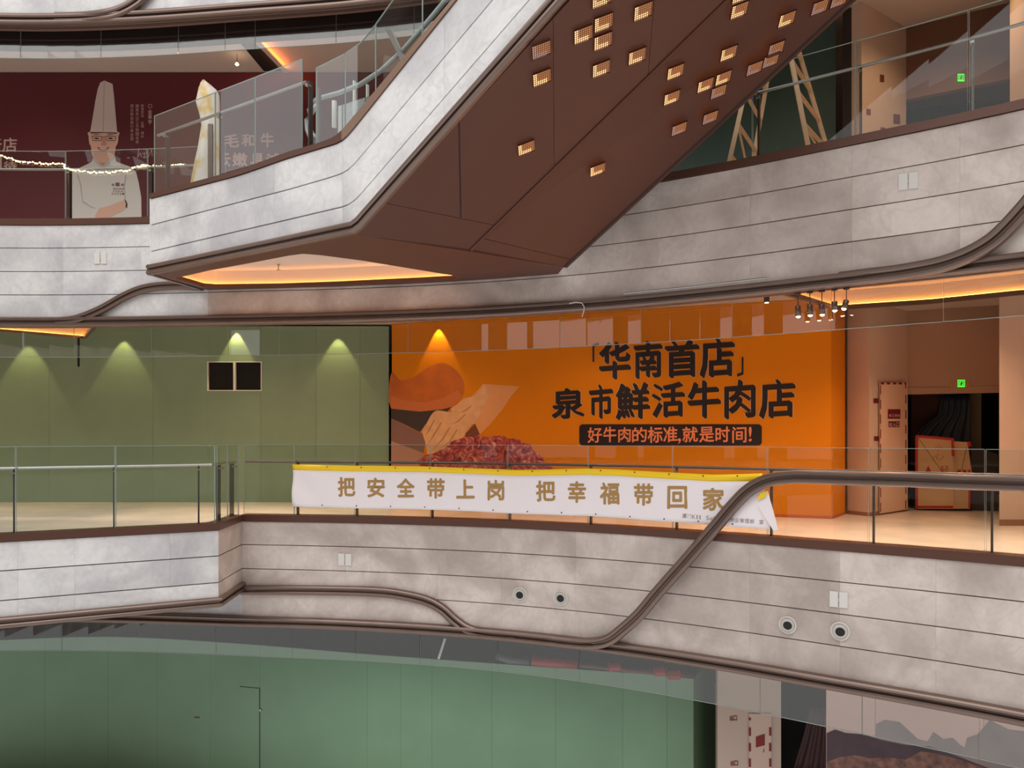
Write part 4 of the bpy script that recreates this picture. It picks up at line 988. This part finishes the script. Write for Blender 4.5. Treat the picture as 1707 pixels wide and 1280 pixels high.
# pipes and ceiling kit seen in the gap
RP = mat('red_pipe', (150, 24, 28), .4); GP = mat('grey_pipe', (70, 72, 80), .4)
def pipe(label, pts, Y, r, m, name='pipe'):
    o = tube(MB(), [at_y(x, y, Y) for x, y in pts], r, 10).build(name, m, None, smooth=True); tag(o, label, 'pipe'); return o
pipe('thick dark red pipe under the middle balcony above the lower green boards', [(886, 1100), (962, 1107)], 12.6, .085, RP)
pipe('dark grey flexible duct left of the red pipe under the middle balcony', [(828, 1092), (850, 1099), (882, 1101)], 12.8, .07, GP)
pipe('thin dark red pipe right of the thick red pipe under the balcony', [(966, 1108), (1160, 1128)], 12.1, .04, mat('brown_pipe', (92, 40, 40), .5))
for i, (x, y) in enumerate(((1024, 1111), (1100, 1119), (1124, 1125))):
    c = at_y(x, y, 11.9); m = MB(); lathe(m, c-Vector((.09, 0, 0)), (1, .1, 0), [(0, 0), (.07, 0), (.08, .03), (.08, .15), (.07, .18), (0, .18)], 12)
    o = m.build('pipe_coupling', RP, None); tag(o, 'red pipe coupling under the balcony, '+('leftmost', 'middle', 'rightmost')[i]+' of three', 'coupling')
o = tube(MB(), [at_y(742, 1064, 12.9), at_y(731, 1098, 12.9)], .022, 8).build('hanging_rod', WHITE, None); tag(o, 'slanted white rod hanging in the dark gap above the lower green boards', 'rod')
# white column with red marks, dark opening, mountain poster
lc = Plan([(3.0, 12.9), (3.12, 11.75), (4.2, 11.0)])
uA = [(1.0)]
c2 = Plan([((1196-CX)/107, F/107), ((1302-CX)/108, F/108)])
strip(MB(), Plan([((1192-CX)/98, F/98), ((1196-CX)/107, F/107), ((1302-CX)/108, F/108)]), 0, 2.3, -UL, CZM-UL, -.1, 0).build('wall_column', mat('column_lower', (184, 164, 152), .6), kind='structure')
lb = thing('taped_board', 'beige board with dashed red tape on the lowest level column', 'board', tuple(c2.px(1268, 1280, .04)))
dash(c2, [(1250, 1330), (1250, 1196)], .03, .035, 'red_tape', DRED, lb, .13, .11)
dash(c2, [(1284, 1330), (1284, 1204)], .03, .035, 'red_tape', DRED, lb, .13, .11)
plate(c2, [(1249, 1190), (1286, 1190), (1286, 1340), (1249, 1340)], .025, .02, 'board', mat('board_lower', (196, 172, 158), .6), lb)
decal(c2, [(1260, 1228), (1275, 1223), (1275, 1242), (1260, 1246)], .031, 'notice', DRED, lb)
lettering(c2, [('J', 1271, 1248, 1274, 1254)], .031, 'lettering', IN, lb, bold=0)
for x, y in ((1222.5, 1197), (1224, 1272)):
    t = thing('wall_notice', 'small dark red lettering sticker on the lower column, '+('upper' if y < 1250 else 'lower')+' one', 'sticker', tuple(c2.px(x, y, .006)))
    lettering(c2, boxes('出口', [(x-6, y-4, x-1, y+4), (x, y-4, x+6, y+4)]), .006, 'lettering', DRED, t, bold=.03)
strip(MB(), Plan([((1300-CX)/100, F/100), ((1380-CX)/104, F/104)]), 0, .85, -UL, CZM-UL, -.1, 0).build('wall_inner', mat('inner_dark', (30, 26, 30), .6), kind='structure')
drape(Plan([((1300-CX)/103, F/103), ((1380-CX)/107, F/107)]), [(1180, 1350), (1230, 1338), (1285, 1322)], [(1180, 1378), (1285, 1378)], .05, 'tarpaulin', mat('tarp_brown', (72, 46, 48), .6), 'dark brown sheet hanging beside the mountain poster on the lowest level', 'tarpaulin', folds=3, rows=8, cols=14)
MP = Plan([((1377-CX)/112, F/112), ((1820-CX)/132, F/132)])
mp = thing('mountain_poster', 'large pinkish poster of misty mountains and rocks, lower right', 'poster', tuple(MP.pt(1.5, -UL, 0)))
for a, b in ((1377, 1437), (1437, 1459), (1459, 1640), (1640, 1818)):
    strip(MB(), MP, h(a, MP)+.002, h(b, MP)-.002, -UL, CZM-UL, -.04, 0).build('panel', mat('poster_sky', (206, 176, 168), .5), mp)
MT1 = mat('print_mountain', (134, 122, 122), .6, var=.15, vscale=2.5); MT2 = mat('print_mountain_dark', (74, 56, 66), .6, var=.2, vscale=4); RK = mat('print_rock', (120, 84, 74), .6, var=.55, vscale=9)
decal(MP, [(1460, 1300), (1460, 1207), (1475, 1200), (1500, 1204), (1517, 1220), (1530, 1232), (1546, 1236), (1556, 1220), (1572, 1232), (1588, 1230), (1600, 1242), (1608, 1246), (1612, 1230), (1630, 1224), (1650, 1200), (1680, 1216), (1760, 1226), (1800, 1300)], .004, 'printed_far_mountain', MT1, mp)
decal(MP, [(1378, 1300), (1378, 1222), (1392, 1216), (1410, 1222), (1440, 1224), (1470, 1234), (1510, 1242), (1550, 1244), (1600, 1262), (1700, 1300)], .006, 'printed_dark_mountain', MT2, mp)
decal(MP, [(1378, 1330), (1378, 1270), (1400, 1262), (1425, 1258), (1450, 1264), (1480, 1262), (1510, 1266), (1535, 1252), (1560, 1256), (1600, 1266), (1640, 1280), (1760, 1330)], .008, 'printed_rocks', RK, mp)

# ---------------------------------------------------------------- safety banner
BO = .09
BT = [(487, 774), (540, 775), (591, 776), (703, 777), (780, 780), (860, 783), (920, 782), (975, 780.5), (1024, 782), (1090, 786), (1188, 791), (1240, 790), (1271, 789)]
BBm = [(487, 844), (540, 846), (591, 847), (703, 849), (780, 852), (860, 856), (920, 858), (975, 859.5), (1024, 863), (1090, 868), (1142, 871), (1200, 876), (1284, 882)]
def bedge(pts):
    a = [W.uz(x, y, BO) for x, y in pts]; return [q[0] for q in a], [q[1] for q in a]
tu, tz = bedge(BT); bu, bz = bedge(BBm)
ban = thing('safety_banner', 'long white banner with yellow top stripe and gold characters tied to the middle rail', 'banner', tuple(W.pt((tu[0]+tu[-1])/2, .2, BO)))
def wave(u, z):
    zt_ = float(np.interp(u, tu, tz)); zb_ = float(np.interp(u, bu, bz)); t = (zt_-z)/(zt_-zb_)
    r = .012*math.sin(u*2.1)+.010*math.sin(u*5.3+t*3)*(.3+t)+.006*math.sin(u*11-t*6)*(.3+t)
    k = max(0, 1-(u-bu[0])/1.3); r += .025*k*math.sin((u-bu[0])*9-t*7)
    return r
def bpt(u, z, lift=0): return W.pt(u, z, BO+wave(u, z)+lift)
def bsheet(t0, t1, m, name, label=None, lift=0):
    mb = MB(); v = []; nc, nr = 150, max(2, int(12*(t1-t0)))
    for j in range(nr+1):
        t = t0+(t1-t0)*j/nr
        for i in range(nc+1):
            s = i/nc; ue = tu[0]+(tu[-1]-tu[0])*s; ub = bu[0]+(bu[-1]-bu[0])*s
            u = ue+(ub-ue)*t; zt_ = float(np.interp(ue, tu, tz)); zb_ = float(np.interp(ub, bu, bz)); z = zt_+(zb_-zt_)*t
            v.append(bpt(u, z, lift))
    o = mb.add(v, [(j*(nc+1)+i, j*(nc+1)+i+1, (j+1)*(nc+1)+i+1, (j+1)*(nc+1)+i) for j in range(nr) for i in range(nc)]).build(name, m, ban, smooth=True)
    md = o.modifiers.new('thickness', 'SOLIDIFY'); md.thickness = .003
    return o
bsheet(.135, 1, mat('banner_white', (246, 238, 240), .55), 'cloth'); bsheet(0, .135, mat('banner_yellow', (250, 208, 10), .5), 'top_stripe')
GOLD = mat('banner_gold', (176, 136, 78), .5)
chs = boxes('把安全带上岗把幸福带回家', [(564, 796, 592, 827), (613.5, 797, 641.5, 828), (662.5, 798, 690.5, 828), (712, 798, 740.5, 830), (761.5, 800, 790, 830), (813.5, 801, 840, 833),
      (895, 802, 925.5, 835), (947.5, 803, 976.5, 837), (1001, 805, 1031.5, 840), (1057, 807, 1088, 842), (1113.5, 811, 1145, 847), (1172.5, 814, 1207, 850)])
lettering(W, chs, BO, 'lettering', GOLD, ban, bold=.03, split=True, warp=lambda u, z, lf=0: bpt(u, z, .006+lf))
sm = '厦门K11 Select 物业管理部 宣'; xs_ = [1137, 1146, 1153.5, 1161, 1166, 0, 1177, 1184, 1190, 1194, 1200, 1206, 0, 1217, 1225.5, 1234, 1242.5, 1251, 0, 1266]
wd_ = [8, 6, 5.5, 1.8, 1.8, 0, 5.5, 5, 2, 5, 5, 3, 0, 7.5, 7.5, 7.5, 7.5, 7.5, 0, 7.5]
it = [(c, x, 856.5+(2.3 if c in 'ec' else 0)+(x-1137)*.075, x+wd, 863.5+(x-1137)*.075) for c, x, wd in zip(sm, xs_, wd_) if c != ' ']
lettering(W, it, BO, 'lettering', mat('banner_grey', (150, 134, 124), .5), ban, bold=0, warp=lambda u, z, lf=0: bpt(u, z, .006+lf))
q = [W.px(x, y, BO+o) for x, y, o in ((1260, 837, .03), (1268, 822, .05), (1279, 818, .03), (1288, 850, .05), (1297, 883, .04), (1290, 886, .03), (1275, 862, .06))]
MB().add(q+[p+Vector((.01, .012, 0)) for p in q], [(0, 1, 2), (0, 2, 3), (0, 3, 6), (3, 4, 6), (4, 5, 6), (7, 9, 8), (7, 10, 9), (7, 13, 10), (10, 13, 11), (11, 13, 12)]+[(i, (i+1) % 7, 7+(i+1) % 7, 7+i) for i in range(7)]).build('folded_corner', mat('banner_white', (246, 238, 240), .55), ban)
q = [W.px(x, y, BO+o) for x, y, o in ((1261, 834, .06), (1267, 822, .07), (1278, 819, .06), (1276, 828, .07))]
MB().add(q, [(0, 1, 2, 3)]).build('stripe_fold', mat('banner_yellow', (250, 208, 10), .5), ban)
ey = MB()
for x in range(545, 1270, 57):
    p = W.px(x, float(np.interp(x, [a[0] for a in BT], [a[1] for a in BT]))+3, BO+.045); lathe(ey, p, (0, -1, 0), [(.012, 0), (0, .002)], 8)
    p = W.px(x-8, float(np.interp(x-8, [a[0] for a in BBm], [a[1] for a in BBm]))-4, BO+.045); lathe(ey, p, (0, -1, 0), [(.012, 0), (0, .002)], 8)
ey.build('eyelets', POST, ban)

# ---------------------------------------------------------------- small fittings on the stone
def nozzle(x, y, r, label):
    u, z = W.uz(x, y); p = W.pt(u, z, 0); n = W.nrm(u); s = F/W.hit(x)[1]; R = r/s
    t = thing('air_nozzle', label, 'air nozzle', tuple(p), 'round air nozzles in the middle balcony fascia')
    lathe(MB(), p, n, [(R, 0), (R, .02), (R*.93, .035), (R*.84, .02), (R*.78, .012)], 28).build('outer_ring', WHITE, t, smooth=True)
    lathe(MB(), p, n+Vector((.12, 0, -.05)), [(R*.8, .005), (R*.76, .03), (R*.62, .05), (R*.5, .045), (R*.45, .01)], 28).build('swivel_ball', mat('nozzle_ball', (198, 194, 188), .4), t, smooth=True)
    lathe(MB(), p, n+Vector((.12, 0, -.05)), [(R*.47, .035), (0, .036)], 24).build('throat', mat('nozzle_dark', (32, 28, 28), .7), t)
for i, (x, y, r) in enumerate(((867, 991, 12.5), (935, 996.5, 12.8), (1313.5, 1041.5, 14.5), (1401, 1052, 15.5))):
    nozzle(x, y, r, 'round white air nozzle in the stone fascia, '+('leftmost', 'second from left', 'third from left', 'rightmost')[i]+' of four')
def plate_box(P, x0, y0, x1, y1, label, sl=0):
    t = thing('access_plate', label, 'access plate', tuple(P.px((x0+x1)/2, y1, .01)), 'white double access plates on the stone fascias')
    ym = (y0+y1)/2; xm = (x0+x1)/2
    for a, b, nm in ((x0, xm-1, 'flap'), (xm+1, x1, 'flap')):
        plate(P, [(a, y0-sl*(a-x0)/(x1-x0)), (b, y0-sl*(b-x0)/(x1-x0)), (b, y1-sl*(b-x0)/(x1-x0)), (a, y1-sl*(a-x0)/(x1-x0))], .02, .02, nm, mat('plate_white', (222, 220, 214), .5), t)
    plate(P, [(xm-1, ym-3-sl/2), (xm+1, ym-3-sl/2), (xm+1, ym+3-sl/2), (xm-1, ym+3-sl/2)], .017, .017, 'hinge', mat('plate_hinge', (180, 176, 170), .5), t)
plate_box(W, 157, 421, 177, 439.5, 'small white access plate on the upper left stone fascia')
plate_box(W, 1498, 290, 1530, 317, 'white access plate on the upper right stone fascia', 4)
plate_box(W, 564, 922.5, 585.5, 942, 'white access plate on the middle fascia below the banner left end', -1)
plate_box(W, 1383, 985, 1413, 1011, 'white access plate on the middle fascia above the right nozzles', -3)

# track lights hanging at the right of the billboard
TL = [(1330, 490, 510, 528), (1350, 489, 508, 526), (1370, 486, 507, 525), (1391, 484, 503, 518), (1411, 482, 501, 516)]
for i, (x, y0, y1, y2) in enumerate(TL):
    p0 = W.px(x, y0-4, -.06); p0.z = 3.365; Y = p0.y; p1 = at_y(x, y1, Y)
    tilt = (0, 0, 0, 0, -.35)[i]; d = Vector((tilt, -.1, -1)).normalized(); L_ = (y2-y1)/F*Y
    t = thing('pendant_spotlight', 'bronze pendant spotlight with a glowing end, '+('leftmost', 'second', 'third', 'fourth', 'rightmost tilted')[i]+' of five', 'spotlight', tuple(p0), 'pendant spotlights beside the billboard')
    tube(MB(), [p0, p1], .006, 6).build('cord', POST, t)
    lathe(MB(), p0, (0, 0, -1), [(0, -.001), (.04, 0), (.04, .02), (0, .03)], 14).build('canopy', POST, t)
    lathe(MB(), p1, d, [(0, 0), (.034, 0), (.036, .01), (.036, L_), (.03, L_)], 18).build('lamp_body', mat('lamp_bronze', (112, 88, 78), .3, .7), t, smooth=True)
    lathe(MB(), p1, d, [(.031, L_-.005), (.02, L_+.012), (0, L_+.018)], 16).build('lens', LENS, t)
    spot(tuple(p1+d*(L_+.03)), 22, (1, .78, .52), 80, .5, target=tuple(p1+d*(L_+1)))
c = at_y(1278, 503, 12.3); lt = thing('ceiling_spotlight', 'small glowing spotlight on the ceiling left of the five pendants', 'spotlight', tuple(c))
lathe(MB(), c, (0, 0, 1), [(0, -.02), (.03, -.02), (.03, .02)], 12).build('lens', LENS, lt)
lathe(MB(), c, (0, 0, 1), [(.034, -.015), (.045, .0), (.045, max(.05, CZM-c.z))], 12).build('housing', POST, lt)
for i, (x, y) in enumerate(((203, 43), (212, 42), (224, 42), (237, 41), (250, 41))):
    c = W.px(x, y, -.45); t = thing('hanging_lamp', 'tiny white lamp in the dark slot under the top balcony, '+('leftmost', 'second', 'middle', 'fourth', 'rightmost')[i]+' of five', 'lamp', tuple(c), 'tiny lamps under the top balcony')
    tube(MB(), [c, c+Vector((0, 0, .3))], .005, 5).build('cord', WHITE, t)
    lathe(MB(), c, (0, 0, 1), [(0, 0), (.03, .0), (.02, .03), (0, .04)], 10).build('lamp_head', WHITE, t)
# tiny star-like pendant far upper left
c = at_y(395, 110, 15.0); t = thing('pendant_lamp', 'single small glowing pendant lamp in front of the maroon wall', 'lamp', tuple(c))
lathe(MB(), c, (0, 0, 1), [(0, 0), (.035, .03), (.02, .06), (0, .06)], 10).build('bulb', LENS, t); tube(MB(), [c+Vector((0, 0, .05)), Vector((c.x, c.y, ZT))], .006, 5).build('cord', POST, t)
# black rod below the left ceiling recess
o = tube(MB(), [at_y(131, 563, 15.3), at_y(131, 611, 15.3)], .022, 8).build('hanging_rod', BLACK, None); tag(o, 'black rod hanging in front of the green hoarding, far left', 'rod')
# metal track bar on the fascia edge near the pendants
mb = MB(); tube(mb, [W.px(1040, 489, .1), W.px(1150, 478, .1), W.px(1278, 463, .1)], .012, 6)
o = mb.build('thin_rod', STEEL, None); tag(o, 'thin metal rod lying along the upper trim left of the pendants', 'rod')
o = tube(MB(), [W.px(x, y, .12) for x, y in ((949, 506), (960, 503.5), (970, 505), (974, 512), (973, 520), (970, 528))], .008, 6).build('loose_cable', WHITE, None); tag(o, 'loose grey cable curl hanging from the upper trim above the billboard', 'cable')

# ---------------------------------------------------------------- lamps of the corridors, with added fill spots
for x, d_, p_ in ((45, .26, 60), (205, .20, 60), (393, .10, 75), (563, .17, 60)):
    X = ray(x)*16.4
    spot((X, 16.45-d_, CZM-.03), p_, (1, .78, .30), 62, .35, rad=.015)
p = bb.px(728, 560, .10); spot((p.x, p.y, CZM-.02), 90, (1, .66, .26), 62, .35, rad=.015)
WARM = (1, .66, .40)
for x, y, e in ((-12, 14.3, 110), (-8.5, 14.3, 110), (-5, 14.3, 110), (-1.8, 14.0, 110), (1.2, 13.0, 150), (3.4, 11.6, 120), (5.2, 10.6, 100), (6.9, 11.7, 160), (7.4, 9.8, 150)):
    spot((x, y, (CZM if x < 4 else 3.52)-.03), e, WARM, 140, .8, rad=.1)
for x, y, e in ((-10.5, 13.2, 420), (-8, 13.3, 420), (-5.6, 13.4, 420), (-3.4, 13.4, 300), (2.2, 11.9, 120), (4.3, 11.0, 160), (6.3, 10.0, 240), (7.3, 8.6, 240)):  # fill spots without fixtures, added to brighten the floor
    spot((x, y, (CZM if x < 4 else 3.52)-.03), e, (1, .72, .54), 76, .7, rad=.1)
for x, y, e in ((-10, 14.2, 30), (-6.5, 14.2, 30), (-3, 13.8, 30), (1, 13, 40), (5.6, 11.6, 60), (7.2, 12.2, 160), (7.0, 10.2, 60)):
    spot((x, y, ZT-.03), e, WARM, 140, .8, rad=.1)
for x, y, e in ((-8, 12.9, 10), (-2, 12.5, 12), (3.6, 11.4, 20), (4.6, 10.4, 20), (6.0, 9.4, 25)):  # weak fill without fixtures, added to lift the dark lower level
    spot((x, y, CZM-UL-.03), e, (1, .8, .62), 140, .8, rad=.1)
